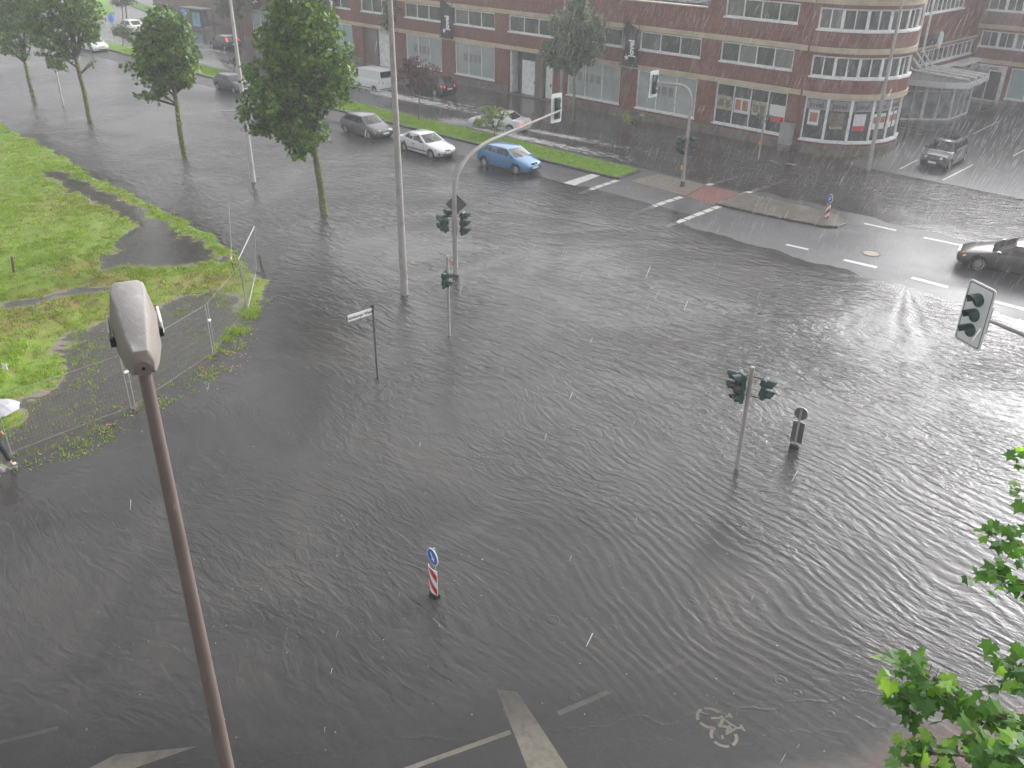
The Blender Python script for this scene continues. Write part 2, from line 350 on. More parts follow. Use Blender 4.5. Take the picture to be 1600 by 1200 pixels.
bm_ = s.bump(nf, .25, .01); bm_ = s.bump(s.noise(P0, 5, 2), .10, .03, bm_); s.l(bm_, p.inputs['Normal']); p.inputs['Specular IOR Level'].default_value = .6
s.l(p.outputs[0], s.out.inputs[0]); MT['ground'] = s.m
tag(link('ground', gm, MT['ground'], smooth=False), kind='structure')

# ---- flood water: opaque with silt where deep, clear in the shallows
wm = np_mesh('flood_water', np.column_stack([GP, GP[:,0]*0]), GF)
setattr_(wm, 'depth', np.maximum(-GZ, 0))
def gauss(c, r): return np.exp(-((GP[:,0]-c[0])**2+(GP[:,1]-c[1])**2)/(r*r))
def strip(a, b, w0, w1):                       # soft streak from a to b
    a = np.array(a); b = np.array(b); e = b-a; L = np.hypot(*e); e = e/L; q = GP-a; t = q@e; dd = np.abs(q@np.array([-e[1], e[0]]))
    wd = w0+(w1-w0)*np.clip(t/L, 0, 1); return np.exp(-(dd/wd)**2)*np.clip(t/1.0+.5, 0, 1)*np.clip(1.35-t/L, 0, 1)
foam = np.maximum.reduce([strip((-64,48.2),(-49,49.4),.7,1.7), strip((-60.5,50.0),(-48,50.6),.3,.5)*.7, strip((-49,45.1),(-32.5,46.3),.35,1.5), strip((-47,47.4),(-35,48.8),.35,1.0), strip((-49.5,45.3),(-51.5,44.6),.5,.8), strip((-96,50.2),(-88,50.4),.5,.9)*.8,
   strip((-66,47.2),(-68,46.5),.3,.5)*.8, strip((-29,52.6),(-22.6,53.6),.14,.25)*.8, gauss(at(10,728)[:2], .35)*.8])
setattr_(wm, 'foam', np.clip(foam, 0, 1))
setattr_(wm, 'calm', np.clip(gauss(at(330,1000)[:2], 9)+gauss(at(160,740)[:2], 7)+.55*gauss(at(800,1130)[:2], 4), 0, .55))
setattr_(wm, 'layb', np.clip(gauss(at(1280,960)[:2], 7.5)*1.2+.7*gauss(at(1560,800)[:2], 6), 0, 1))
setattr_(wm, 'rough2', np.clip(gauss(at(1300,310)[:2], 6)+gauss(at(560,590)[:2], 3.5)+gauss(at(1450,290)[:2], 8)*.7+.6*strip((-50,47.5),(-30,48.5),2.5,2.5)+.8*gauss(at(1200,400)[:2], 4), 0, 1))
O = at(1415,440); a1 = at(1345,540)-O; a2 = at(1600,640)-O
ang = np.arctan2(GP[:,1]-O.y, GP[:,0]-O.x); A1 = math.atan2(a1.y, a1.x); A2 = math.atan2(a2.y, a2.x); rr_ = np.hypot(GP[:,0]-O.x, GP[:,1]-O.y)
lo, hi = min(A1,A2), max(A1,A2)
setattr_(wm, 'fan', np.clip((ang-lo)/.15, 0, 1)*np.clip((hi-ang)/.2, 0, 1)*np.clip(rr_/2.5, 0, 1)*np.clip(1.3-rr_/13, 0, 1))
s = NT('silty flood water')
gp_ = s.t.nodes.new('ShaderNodeNewGeometry'); nzc = s.t.nodes.new('ShaderNodeTexNoise'); nzc.inputs['Scale'].default_value = .16; nzc.inputs['Detail'].default_value = 1.5; s.l(gp_.outputs['Position'], nzc.inputs['Vector'])
vs_ = s.t.nodes.new('ShaderNodeVectorMath'); vs_.operation = 'MULTIPLY_ADD'; s.l(nzc.outputs['Color'], vs_.inputs[0]); vs_.inputs[1].default_value = (2.6,2.6,0); s.l(gp_.outputs['Position'], vs_.inputs[2])
def wv(rotdeg, sx, sy):
    mp = s.t.nodes.new('ShaderNodeMapping'); mp.inputs['Scale'].default_value = (sx,sy,1); mp.inputs['Rotation'].default_value = (0,0,-R(rotdeg)); s.l(vs_.outputs[0], mp.inputs[0]); return mp.outputs[0]
e = at(1310,985)-at(1200,850); angB = math.degrees(math.atan2(e.y, e.x))
def dirn(angle, sx, sy, scale, det, dist=.0): return s.noise(wv(angle, sx, sy), scale, det, .5, dist)
# mapping turns the position by the negative crest angle: x runs along the crest, y across it
LA = dirn(46, .7, 1.8, 2.0, 4, .8); LA2 = dirn(25, .75, 1.4, 5.0, 3, .5)
wb = s.t.nodes.new('ShaderNodeTexWave'); wb.wave_type = 'BANDS'; wb.bands_direction = 'Y'; s.l(wv(angB, .45, 1), wb.inputs['Vector'])
wb.inputs['Scale'].default_value = 1.1; wb.inputs['Distortion'].default_value = 6.5; wb.inputs['Detail'].default_value = 3.0; wb.inputs['Detail Scale'].default_value = 1.1; wb.inputs['Detail Roughness'].default_value = .5
LB = wb.outputs['Fac']
LC = s.noise(P0_ if False else s.pos(), 9, 3, .6)
big = s.noise(s.pos(), .12, 3, .6, .8)
g = s.t.nodes.new('ShaderNodeNewGeometry'); sp = s.t.nodes.new('ShaderNodeSeparateXYZ'); s.l(g.outputs['Position'], sp.inputs[0])
th = s.math('ARCTAN2', s.math('SUBTRACT', sp.outputs[1], O.y), s.math('SUBTRACT', sp.outputs[0], O.x))
warp = s.noise(s.pos(), .5, 2); fanw = s.math('SINE', s.math('ADD', s.math('MULTIPLY', th, 34), s.math('MULTIPLY', warp, 6)))
calm = s.math('SUBTRACT', 1.0, s.attr('calm')); notB = s.math('SUBTRACT', 1.0, s.math('MULTIPLY', s.attr('layb'), .6)); notF = s.math('SUBTRACT', 1.0, s.math('MULTIPLY', s.attr('fan'), .6))
patch = s.math('ADD', .12, s.ramp(big, [(.36, .15), (.64, 1.2)]))
deepm = s.ramp(s.math('MULTIPLY', s.attr('depth'), 10), [(.0, .22), (.8, 1.0)])
h = s.math('MULTIPLY', s.math('MULTIPLY', LA, s.math('MULTIPLY', calm, s.math('MULTIPLY', notB, notF))), s.math('MULTIPLY', patch, .085))
h = s.math('ADD', h, s.math('MULTIPLY', LA2, s.math('MULTIPLY', s.math('MULTIPLY', patch, calm), .024)))
h = s.math('ADD', h, s.math('MULTIPLY', s.math('MULTIPLY', LB, s.attr('layb')), .0062))
h = s.math('ADD', h, s.math('MULTIPLY', s.math('MULTIPLY', fanw, s.attr('fan')), .012))
h = s.math('ADD', h, s.math('MULTIPLY', s.math('MULTIPLY', LC, s.math('ADD', .34, s.attr('rough2'))), .012))
vr = s.t.nodes.new('ShaderNodeTexVoronoi'); vr.inputs['Scale'].default_value = 1.5; s.l(s.pos(), vr.inputs['Vector']); rs1 = s.t.nodes.new('ShaderNodeSeparateColor'); s.l(vr.outputs['Color'], rs1.inputs[0])
rad_n = s.math('MULTIPLY', rs1.outputs[0], .2); dd_ = s.math('ABSOLUTE', s.math('SUBTRACT', vr.outputs['Distance'], rad_n)); ringh = s.math('MULTIPLY', s.math('COSINE', s.math('MULTIPLY', dd_, 46)), s.math('POWER', 2.718, s.math('MULTIPLY', dd_, -16))); ringh = s.math('MULTIPLY', ringh, s.math('GREATER_THAN', rs1.outputs[1], .55))
h = s.math('MULTIPLY', h, deepm); h = s.math('ADD', h, s.math('MULTIPLY', ringh, .0036))
sl1 = s.math('SUBTRACT', s.math('MULTIPLY', s.math('ADD', sp.outputs[0], 7.9), .785), s.math('MULTIPLY', s.math('SUBTRACT', sp.outputs[1], 9.3), .62)); sl1 = s.math('ADD', sl1, s.math('MULTIPLY', s.math('SUBTRACT', s.noise(s.pos(), .9, 4), .5), 1.3))
for off_, am_ in ((.12, .006), (-.45, .0045)): q_ = s.math('DIVIDE', s.math('ADD', sl1, off_), .035); h = s.math('ADD', h, s.math('MULTIPLY', s.math('POWER', 2.718, s.math('MULTIPLY', s.math('MULTIPLY', q_, q_), -1)), am_))
bmp = s.n('ShaderNodeBump', Strength=1.0, Distance=1.0); s.l(h, bmp.inputs['Height']); nrm = bmp.outputs[0]
murk = s.mix(s.ramp(s.noise(s.pos(), .25, 4, .6, 1.0), [(.35, 0.0), (.65, 1.0)]), (.042,.041,.041), (.066,.062,.057))
tr = s.n('ShaderNodeBsdfTransparent'); tr.inputs[0].default_value = (.93,.92,.89,1)
df = s.n('ShaderNodeBsdfDiffuse'); s.l(murk, df.inputs[0]); s.l(nrm, df.inputs['Normal'])
op = s.math('SUBTRACT', 1.0, s.math('POWER', 2.718, s.math('MULTIPLY', s.attr('depth'), -22.0)))
m1 = s.n('ShaderNodeMixShader'); s.l(op, m1.inputs[0]); s.l(tr.outputs[0], m1.inputs[1]); s.l(df.outputs[0], m1.inputs[2])
gl = s.n('ShaderNodeBsdfGlossy', Roughness=.16); gl.inputs[0].default_value = (1,1,1,1); s.l(nrm, gl.inputs['Normal'])
fr = s.n('ShaderNodeFresnel', IOR=1.36); s.l(nrm, fr.inputs['Normal'])
m2 = s.n('ShaderNodeMixShader'); s.l(fr.outputs[0], m2.inputs[0]); s.l(m1.outputs[0], m2.inputs[1]); s.l(gl.outputs[0], m2.inputs[2])
fd = s.n('ShaderNodeBsdfDiffuse'); fd.inputs[0].default_value = (.62,.6,.58,1)
fn = s.noise(s.pos((.6,1.5,1)), 2.4, 6, .72, .5); ff = s.ramp(s.math('ADD', s.math('MULTIPLY', s.attr('foam'), .62), s.math('MULTIPLY', s.math('SUBTRACT', fn, .5), 1.5)), [(.3, 0.0), (.6, .9)])
m3 = s.n('ShaderNodeMixShader'); s.l(s.math('MULTIPLY', ff, s.ramp(s.attr('foam'), [(.05, 0.0), (.25, 1.0)])), m3.inputs[0]); s.l(m2.outputs[0], m3.inputs[1]); s.l(fd.outputs[0], m3.inputs[2])
s.l(m3.outputs[0], s.out.inputs[0]); MT['water'] = s.m
tag(link('flood_water', wm, MT['water']), kind='structure')

# ---- painted markings: thin sheets that follow the asphalt
def sheet(name, quad, matl, nu=None, nv=1, dz=.008, parent=None, base=None):
    a, b, c, d = [Vector((p[0], p[1])) for p in quad]
    nu = nu or max(1, int((b-a).length/.5)); V = []; F = []
    for j in range(nv+1):
        for i in range(nu+1):
            u = i/nu; v = j/nv; q = (a*(1-u)+b*u)*(1-v)+(d*(1-u)+c*u)*v; V.append(q)
    Z = terrain([[q.x, q.y] for q in V])+dz if base is None else np.full(len(V), base+dz)
    vs = [(q.x, q.y, z) for q, z in zip(V, Z)]
    F = [(j*(nu+1)+i, j*(nu+1)+i+1, (j+1)*(nu+1)+i+1, (j+1)*(nu+1)+i) for j in range(nv) for i in range(nu)]
    m = MB(); m.add(vs, F); return tag(m.build(name, matl, parent), kind='structure' if not parent else None)
MT['paintw'] = mat('worn road paint', (.62,.6,.56), .35, 0, .08, 3, dirt=(.42,.4,.36), scale_=0) if False else mat('worn road paint', (.62,.6,.56), .35, 0, .08, 2, dirt=(.45,.43,.39))
def line_px(p0, p1, wdt, name='road_marking', n=None, mt_=None):
    a = at(*p0); b = at(*p1); d = (b-a).normalized(); q = Vector((-d.y, d.x, 0))*wdt/2
    return sheet(name, [a-q, b-q, b+q, a+q], mt_ or MT['paintw'], n)
for p0, p1 in (((1350,350),(1400,361)), ((1443,372),(1500,384)), ((1228,383),(1263,391)), ((1318,407),(1370,419)), ((1424,435),(1481,450)), ((1548,471),(1640,495))): line_px(p0, p1, .22 if p0[1] < 395 else .3)
def dashes(p0, p1, n, wdt=.34, gap=.14):
    a = at(*p0); b = at(*p1)
    for i in range(n):
        q0 = a.lerp(b, (i+gap/2)/n); q1 = a.lerp(b, (i+1-gap/2)/n); d = (q1-q0).normalized(); q = Vector((-d.y, d.x, 0))*wdt/2
        sheet('crosswalk_dash', [q0-q, q1-q, q1+q, q0+q], MT['paintw'], 2)
dashes((966,282),(905,302), 5); dashes((1066,308),(985,334), 6); dashes((1127,322),(1040,354), 6); dashes((1104,290),(1172,268), 5); dashes((1160,304),(1232,278), 5)
sheet('stop_line', [at(938,275), at(898,290), at(880,286), at(925,272)], MT['paintw'], 4)
MT['paintn'] = mat('faded cream road paint', (.66,.6,.5), .35, 0, .1, 2, dirt=(.48,.44,.37))
sheet('stop_line', [at(826,1205), at(776,1075), at(808,1078), at(890,1205)], MT['paintn'], 6)
line_px((632,1203),(798,1143), .11, 'lane_line', mt_=MT['paintn']); line_px((872,1114),(951,1079), .12, 'lane_line', mt_=MT['paintn']); line_px((1020,1050),(1075,1026), .12, 'lane_line', mt_=MT['paintn'])
line_px((955,-0+408+4),(925,400), .12, 'lane_line', mt_=MT['paintn'])
line_px((-20,1162),(90,1135), .1, 'lane_line', mt_=MT['paintn'])
m = MB(); tri = [at(128,1205), at(180,1178), at(308,1165), at(200,1203)]
sheet('painted_arrow', [tri[0], tri[3], tri[2], tri[1]], MT['paintn'], 4, 2)
for p0, p1 in (((1405,265),(1434,250)), ((1473,282),(1520,258)), ((1392,191),(1460,204)), ((1391,200),(1443,211)), ((1583,244),(1610,230)), ((1520,210),(1560,190)), ((1507,164),(1551,169)), ((1495,168),(1537,175))): line_px(p0, p1, .12, 'parking_line')
line_px((1402,198),(1421,201), .3, 'painted_arrow'); line_px((1424,205),(1432,201), .12, 'painted_arrow')
# bicycle symbol, lying in the shallow water
def ring(name, c, ra, rb, parent, mt, k0=0, k1=360, n=28, dx=None, dy=None):
    V = []; 
    for i in range(n+1):
        t = R(k0+(k1-k0)*i/n)
        for r in (ra, rb): V.append(c+dx*(r*math.cos(t))+dy*(r*math.sin(t)))
    Z = terrain([[v.x, v.y] for v in V])+.008
    m = MB(); m.add([(v.x, v.y, z) for v, z in zip(V, Z)], [(2*i, 2*i+1, 2*i+3, 2*i+2) for i in range(n)]); return m.build(name, mt, parent)
bk = empty('bicycle_symbol', at(1120,1135)); bk['kind'] = 'structure'
w1 = at(1109,1121); w2 = at(1131,1150); ax = (w2-w1).normalized(); ay = Vector((-ax.y, ax.x, 0)); ay = ay if (at(1160,1120)-w1).dot(ay) > 0 else -ay
def rel(v): return v
for cpt, parts in ((w1, ((8,80),(98,170),(188,260),(278,350))), (w2, ((8,80),(98,170),(188,260),(278,350)))):
    for a_, b_ in parts:
        o = ring('wheel_arc', cpt, .215, .28, None, MT['paintn'], a_, b_, 7, ax, ay); o.parent = bk; o.matrix_parent_inverse = Matrix.Translation(-bk.location)
def bseg(p, q, wd=.05):
    d = (q-p).normalized(); n_ = Vector((-d.y, d.x, 0))*wd/2
    o = sheet('frame_bar', [p-n_, q-n_, q+n_, p+n_], MT['paintn'], 2, parent=bk); o.matrix_parent_inverse = Matrix.Translation(-bk.location)
u = lambda x_, y_: w1+ax*x_+ay*y_
L_ = (w2-w1).length
for p_, q_ in (((.02,.02),(.1,.24)), ((.1,.24),(.3,.3)), ((.1,.3),(.1,.42)), ((.05,.42),(.17,.42)), ((.28,.3),(.42,.36)), ((.3,.3),(L_-.06,.1)), ((.42,.36),(L_-.02,.06)), ((.42,.32),(.46,.47)), ((.38,.47),(.55,.46)), ((L_-.04,-.02),(L_+.05,-.05))): bseg(u(*p_), u(*q_))
MT['redpave'] = mat('red paving', (.23,.1,.085), .3, 0, .15, 2, .2); MT['tanpave'] = mat('tan wet paving', (.21,.175,.145), .3, 0, .18, 1.4, .2, dirt=(.14,.115,.095)); MT['islandp'] = mat('wet brown island paving', (.14,.125,.105), .3, 0, .2, 1, .25, dirt=(.09,.08,.065))
sheet('red_paving', [at(1072,307), at(1116,321), at(1158,303), at(1104,290)], MT['redpave'], 8, 4, .006)
sheet('tan_paving', [at(985,283), at(1070,306), at(1103,289), at(1030,272)], MT['tanpave'], 8, 4, .006)
sheet('kerb_band', [at(1295,962), at(1420,1045), at(1438,1030), at(1330,955)], MT['tanpave'], 6, 1, .05)

# ---- medians with kerb stones
MT['kerb'] = mat('wet kerb stone', (.065,.06,.058), .35, 0, .2, 2, .2)
kerb_i = 0
def kerb_run(root, pts, z0, z1, wd=.14, step=1.0, mesh_cache={}):
    for a, b in zip(pts[:-1], pts[1:]):
        a = Vector((a[0], a[1], 0)); b = Vector((b[0], b[1], 0)); L = (b-a).length; n = max(1, round(L/step)); l = L/n
        key = (round(l, 3), z0, z1)
        if key not in mesh_cache:
            m = MB(); m.box(.012, -wd/2, z0, l-.012, wd/2, z1); me = m.mesh('kerb_stone')
            bm = bmesh.new(); bm.from_mesh(me); bmesh.ops.bevel(bm, geom=[e for e in bm.edges if e.verts[0].co.z > z1-.001 and e.verts[1].co.z > z1-.001], offset=.02, segments=1, affect='EDGES'); bm.to_mesh(me); bm.free()
            me.materials.append(MT['kerb']); mesh_cache[key] = me
        d = (b-a).normalized()
        for i in range(n):
            o = bpy.data.objects.new('kerb_stone', mesh_cache[key]); COL.objects.link(o); o.parent = root
            p = a+d*(l*i); o.location = (p.x, p.y, random.uniform(-.006, .006)); o.rotation_euler = (0, 0, math.atan2(d.y, d.x)+random.uniform(-.006, .006))
random.seed(3)
def slab(name, poly, z0, z1, matl):
    m = MB(); m.prism([(x, y, z0) for x, y in poly], (0,0,z1-z0)); return tag(m.build(name, matl), kind='structure')
GS = NT('short median grass'); P_ = GS.pos(); n_ = GS.noise(P_, 2.5, 5, .65)
cc = GS.mix(GS.ramp(n_, [(.3, 0.0), (.68, 1.0)]), (.11,.23,.025), (.19,.36,.04)); cc = GS.mix(GS.ramp(GS.noise(P_, .9, 5, .7), [(.62, 0.0), (.72, .6)]), cc, (.2,.16,.08))
p = GS.n('ShaderNodeBsdfPrincipled', Roughness=.8); GS.l(cc, p.inputs['Base Color']); GS.l(GS.bump(GS.noise(P_, 30, 3), .6, .03), p.inputs['Normal']); GS.l(p.outputs[0], GS.out.inputs[0]); MT['lawn'] = GS.m
MED = [(-111.5,42.6),(-104,42.0),(-80,41.45),(-60,41.45),(-46,41.75),(-38,41.9),(-32.2,42.05),(-32.45,44.3),(-40,44.35),(-60,44.0),(-80,43.9),(-104,44.4),(-111.5,43.6)]
slab('median_lawn', MED, -.3, .15, MT['lawn'])
kr = tag(empty('kerb', (0,0,0)), kind='structure'); kerb_run(kr, [(x, y-.08) for x, y in MED[:7]]+[(-32.12,42.0),(-32.35,44.4)], -.2, .14)
kr = tag(empty('kerb', (0,0,0)), kind='structure'); kerb_run(kr, [(-32.5,44.4),(-60,44.1),(-80,44.0),(-104,44.5),(-111.5,43.7)], -.2, .1, step=1.5)
ISL = [tuple(at(*q)[:2]) for q in ((1119,321),(1180,335),(1240,347),(1285,355.5),(1306,357),(1319,352),(1321,346),(1306,338),(1285,331),(1240,321),(1162,304))]
slab('island_paving', ISL, -.3, .13, MT['islandp'])
kr = tag(empty('kerb', (0,0,0)), kind='structure'); kerb_run(kr, ISL+[ISL[0]], -.2, .137, wd=.12, step=.8)
for pl in ([(150,-30),(180,20),(152,24),(139,10),(120,-30)], [(172,-12),(262,22),(250,27),(160,-8)], [(148,60),(158,66),(160,58),(150,54)]):
    slab('verge_lawn', [tuple(at(*q)[:2]) for q in pl], -.3, .1, MT['lawn'])
# manhole cover on the dry lane
mh = empty('manhole_cover', at(1361,396,.02)); mh['kind'] = 'structure'
def disc(name, r, z0, z1, mt_, parent, n=24, ri=0):
    m = MB()
    if ri == 0: m.prism([(r*math.cos(2*math.pi*k/n), r*math.sin(2*math.pi*k/n), z0) for k in range(n)], (0,0,z1-z0))
    else:
        V = [(q*math.cos(2*math.pi*k/n), q*math.sin(2*math.pi*k/n), z) for k in range(n) for q, z in ((ri,z0),(r,z0),(r,z1),(ri,z1))]
        m.add(V, [(4*k+j, 4*((k+1)%n)+j, 4*((k+1)%n)+(j+1)%4, 4*k+(j+1)%4) for k in range(n) for j in range(4)])
    return m.build(name, mt_, parent)
MT['cover'] = mat('concrete manhole fill', (.3,.26,.2), .5, 0, .15, 3, .2); MT['iron'] = mat('cast iron', (.06,.055,.05), .4, .4)
disc('cover_plate', .36, -.02, .014, MT['cover'], mh); disc('cover_ring', .45, -.02, .02, MT['iron'], mh, ri=.362)

# ---- grass geometry
def tufts(name, P, hgt, matl, rs, wdt=.02, nb=5, spread=.06, z=None, kind='stuff'):
    n = len(P); Z = terrain(P) if z is None else np.full(n, z)
    B = np.repeat(np.column_stack([P, Z]), nb, 0); k = len(B)
    B[:,:2] += rs.normal(0, spread, (k, 2)); a = rs.rand(k)*6.283; hh = (hgt if np.isscalar(hgt) else np.repeat(hgt, nb))*(.5+.8*rs.rand(k)); ww = wdt*(.6+.8*rs.rand(k))
    lean = rs.normal(0, .45, (k, 2)); dx = np.column_stack([np.cos(a), np.sin(a)])*ww[:,None]
    V = np.zeros((k, 3, 3)); V[:,0,:2] = B[:,:2]-dx; V[:,1,:2] = B[:,:2]+dx; V[:,0,2] = V[:,1,2] = B[:,2]-.01
    V[:,2,:2] = B[:,:2]+lean*hh[:,None]; V[:,2,2] = B[:,2]+hh
    o = link(name, np_mesh(name, V.reshape(-1,3), np.arange(3*k).reshape(-1,3)), matl); return tag(o, kind='stuff') if kind else o
rs = np.random.RandomState(2)
N = 60000; P = np.column_stack([rs.uniform(-80,-24,N), rs.uniform(-2,22,N)])
gmv = grassmask(P); nz = fbm(P*1.6); keep = (rs.rand(N) < gmv*np.clip(.75+nz*.5, .15, 1)) & (P[:,1]-(-P[:,0]-24)*-.0 > -5)
P1 = P[keep]; tufts('field_grass', P1, .05+.05*np.clip(nz[keep]+.6, 0, 1.5), MT['grassb'], rs, .022, 6, .08)
M_ = sdpoly(P, MUD); k2 = (M_ > 0) & (rs.rand(N) < np.clip(fbm(P*2.1+7)*2+.15, .1, .95)*np.clip(1.1-M_*.5, .12, 1)); tufts('drowned_grass', P[k2], .08, MT['grassb'], rs, .02, 5, .1, z=-.005)
bz = np.zeros(N)
for q_, r_ in (((190,440),1.6),((100,475),1.8),((240,500),1.8),((140,425),1.5),((320,440),1.6),((30,500),2.0),((180,520),1.4),((130,320),2.2)): c_ = at(*q_); bz = np.maximum(bz, np.exp(-((P[:,0]-c_.x)**2+(P[:,1]-c_.y)**2)/r_**2))
k3 = (gmv > .4) & (rs.rand(N) < .05+.5*bz); tufts('dry_weeds', P[k3], .1, MT['drygrass'], rs, .02, 5, .1)
EG = G((395,465),(415,455),(414,472),(398,492),(380,520),(340,556),(330,560),(362,515),(385,485)); Pe = np.column_stack([rs.uniform(-35,-26,9000), rs.uniform(10,20,9000)]); ke = (sdpoly(Pe, EG) > -.15) & (fbm(Pe*2.3) > .05)
tufts('fence_foot_grass', Pe[ke], .14, MT['grassb'], rs, .022, 6, .08, z=-.005)
Pm = np.column_stack([rs.uniform(-100,-32.3,16000), rs.uniform(41.7,44.2,16000)]); km = sdpoly(Pm, np.array(MED)) > .08; tufts('median_grass', Pm[km], .06, MT['grassb'], rs, .03, 4, .08, z=.15)
Pt = np.column_stack([rs.uniform(-27,-23,500), rs.uniform(55.2,60,500)]); rr_ = np.hypot(Pt[:,0]+28.3, Pt[:,1]-60.7); kt = (rr_ > 4.5) & (rr_ < 4.95); tufts('wall_foot_weeds', Pt[kt][:60], .12, MT['grassb'], rs, .018, 4, .1)
# broad weeds at the water's edge: small leaf rosettes
def rosettes(name, P, r, rs, matl, z=None):
    n = len(P); nb = 7; Z = terrain(P) if z is None else np.full(n, z); B = np.repeat(np.column_stack([P, Z]), nb, 0); k = len(B); a = rs.rand(k)*6.28; L = r*(.6+.7*rs.rand(k)); e = rs.uniform(.2, 1.0, k)
    d = np.column_stack([np.cos(a)*np.cos(e), np.sin(a)*np.cos(e), np.sin(e)]); q = np.column_stack([-np.sin(a), np.cos(a), 0*a]); V = np.zeros((k,4,3)); B[:,:2] += rs.normal(0, r*.8, (k,2))
    V[:,0] = B; V[:,1] = B+d*(L*.5)[:,None]+q*(L*.28)[:,None]; V[:,2] = B+d*L[:,None]; V[:,3] = B+d*(L*.5)[:,None]-q*(L*.28)[:,None]
    return tag(link(name, np_mesh(name, V.reshape(-1,3), np.arange(4*k).reshape(-1,4)), matl), kind='stuff')
k4 = (gmv > .25) & (rs.rand(N) < .035+.1*(np.abs(sdpoly(P, POND)+.5) < .5)); rosettes('broad_weeds', P[k4], .13, rs, MT['grassb'])
# litter of leaves in the mud and floating bits on the water
def flakes(name, P, size, matl, rs, z=.006, tilt=.25):
    n = len(P); a = rs.rand(n)*6.28; s1 = size*(.5+rs.rand(n)); V = np.zeros((n,4,3)); u_ = np.column_stack([np.cos(a), np.sin(a), rs.normal(0,tilt,n)])*s1[:,None]; v_ = np.column_stack([-np.sin(a), np.cos(a), rs.normal(0,tilt,n)])*(s1*.5)[:,None]
    B = np.column_stack([P, np.maximum(terrain(P), 0)+z]); V[:,0] = B-u_; V[:,1] = B-v_; V[:,2] = B+u_; V[:,3] = B+v_
    V[:,:,2] = np.maximum(V[:,:,2], (B[:,2]-z+.002)[:,None]); return tag(link(name, np_mesh(name, V.reshape(-1,3), np.arange(4*n).reshape(-1,4)), matl), kind='stuff')
MT['litter'] = leaf_mat('brown leaf litter', (.2,.09,.04), (.34,.17,.08), (.45,.3,.18), .1); MT['fleck'] = leaf_mat('pale floating flecks', (.3,.34,.12), (.5,.42,.25), (.62,.5,.4), .1)
k5 = (M_ > -.6) & (rs.rand(N) < np.clip(fbm(P*1.3+11)*1.8, 0.05, .7)*np.clip(1.3-np.abs(M_-.3), .1, 1)); flakes('leaf_litter', P[k5], .05, MT['litter'], rs, .008)
Pf = np.column_stack([rs.uniform(-22,0,900), rs.uniform(3,30,900)]); kf = (terrain(Pf) < .0) & (rs.rand(900) < np.exp(-((Pf[:,0]+11)**2+(Pf[:,1]-9)**2)/90)); flakes('floating_flecks', Pf[kf][::2], .016, MT['fleck'], rs, .004, .05)
# ---------------------------------------------------------------- buildings
def atX(px, py, X):
    d = ray(px, py); t = X/d.x; return Vector((X, d.y*t, CAMH+d.z*t))
def atY(px, py, Y):
    d = ray(px, py); t = Y/d.y; return Vector((d.x*t, Y, CAMH+d.z*t))
Z_ = Vector((0,0,1))
def fr(o, u, nrm):                             # frame: local x along the wall, local y out of the wall, local z up
    u = Vector(u).normalized(); n = Vector(nrm).normalized(); return Matrix(((u.x,n.x,0,o[0]),(u.y,n.y,0,o[1]),(0,0,1,o[2]),(0,0,0,1)))
wrng = random.Random(4)
def window(parent, M, W, H, n, glassm, b=.09, mw=.07, sill=True, trans=None, wide=None, framem=None):
    """window > frame mesh is the part itself, panes are its sub-parts; local origin lower left, glass 0.12 behind the wall face"""
    framem = framem or MT['frame']
    m = MB(); y0, y1 = -.2, -.06
    m.box(0,y0,0,W,y1,b,M=M); m.box(0,y0,H-b,W,y1,H,M=M); m.box(0,y0,b,b,y1,H-b,M=M); m.box(W-b,y0,b,W,y1,H-b,M=M)
    if sill: m.box(-.06,-.055,-.07,W+.06,.09,.035,M=M)
    xs = [b+(W-2*b)*i/n for i in range(n+1)]
    for i in range(1, n):
        w_ = mw if not (wide and i in wide) else wide[i]
        m.box(xs[i]-w_/2, y0, b, xs[i]+w_/2, y1-.01, H-b, M=M)
    if trans: m.box(b, y0, trans-.03, W-b, y1-.015, trans+.03, M=M)
    f = m.build('window', framem, parent, fix=True)
    for i in range(n):
        g_ = MB(); g_.box(xs[i]+.005, y0+.05, b+.005, xs[i+1]-.005, y0+.06, H-b-.005, M=M); g_.build('pane', MT['glassblind'] if glassm is MT['glassdark'] and H < 2 and wrng.random() < .16 else glassm, f)
    return f
def wall_rows(m, M, x0, x1, z0, z1, opens, th=.4):
    """wall face at local y=0 going back to -th, with rectangular openings [(xa,xb,za,zb)] that share rows"""
    zs = sorted({z0, z1, *[q for o in opens for q in o[2:]]}); zs = [z for z in zs if z0 <= z <= z1]
    for za, zb in zip(zs[:-1], zs[1:]):
        x = x0
        for o in sorted([o for o in opens if o[2] <= za+1e-6 and o[3] >= zb-1e-6]):
            if o[0] > x: m.box(x, -th, za, o[0], 0, zb, M=M)
            x = max(x, o[1])
        if x < x1: m.box(x, -th, za, x1, 0, zb, M=M)
B = empty('brick_building', (-60,56.3,0), 0, 'long red brick building with cream bands, round glazed corner and shop windows', 'building')
def child(o):                                   # meshes are written in world coordinates
    o.matrix_parent_inverse = o.parent.matrix_world.inverted() if False else Matrix.Translation(-o.parent.location); return o
class Par:                                      # wraps MB.build so that world-space meshes sit right under the root
    pass
def part(m, name, matl, parent, **k): return child(m.build(name, matl, parent, **k))
bays = []                                       # (x0, x1, kind, panes)
bays += [(-35.0,-29.5,'dark',4), (-41.9,-36.6,'milk',3), (-48.8,-43.5,'milk',3), (-55.45,-50.4,'door',3), (-62.1,-57.1,'milk',3), (-68.9,-63.9,'milk',3), (-75.5,-70.7,'door2',3), (-82.2,-77.2,'blue',3), (-88.9,-84.0,'blue',3), (-95.9,-90.8,'blue',3)]
WM = fr((0,56.3,0), (1,0,0), (0,-1,0))
ops = []
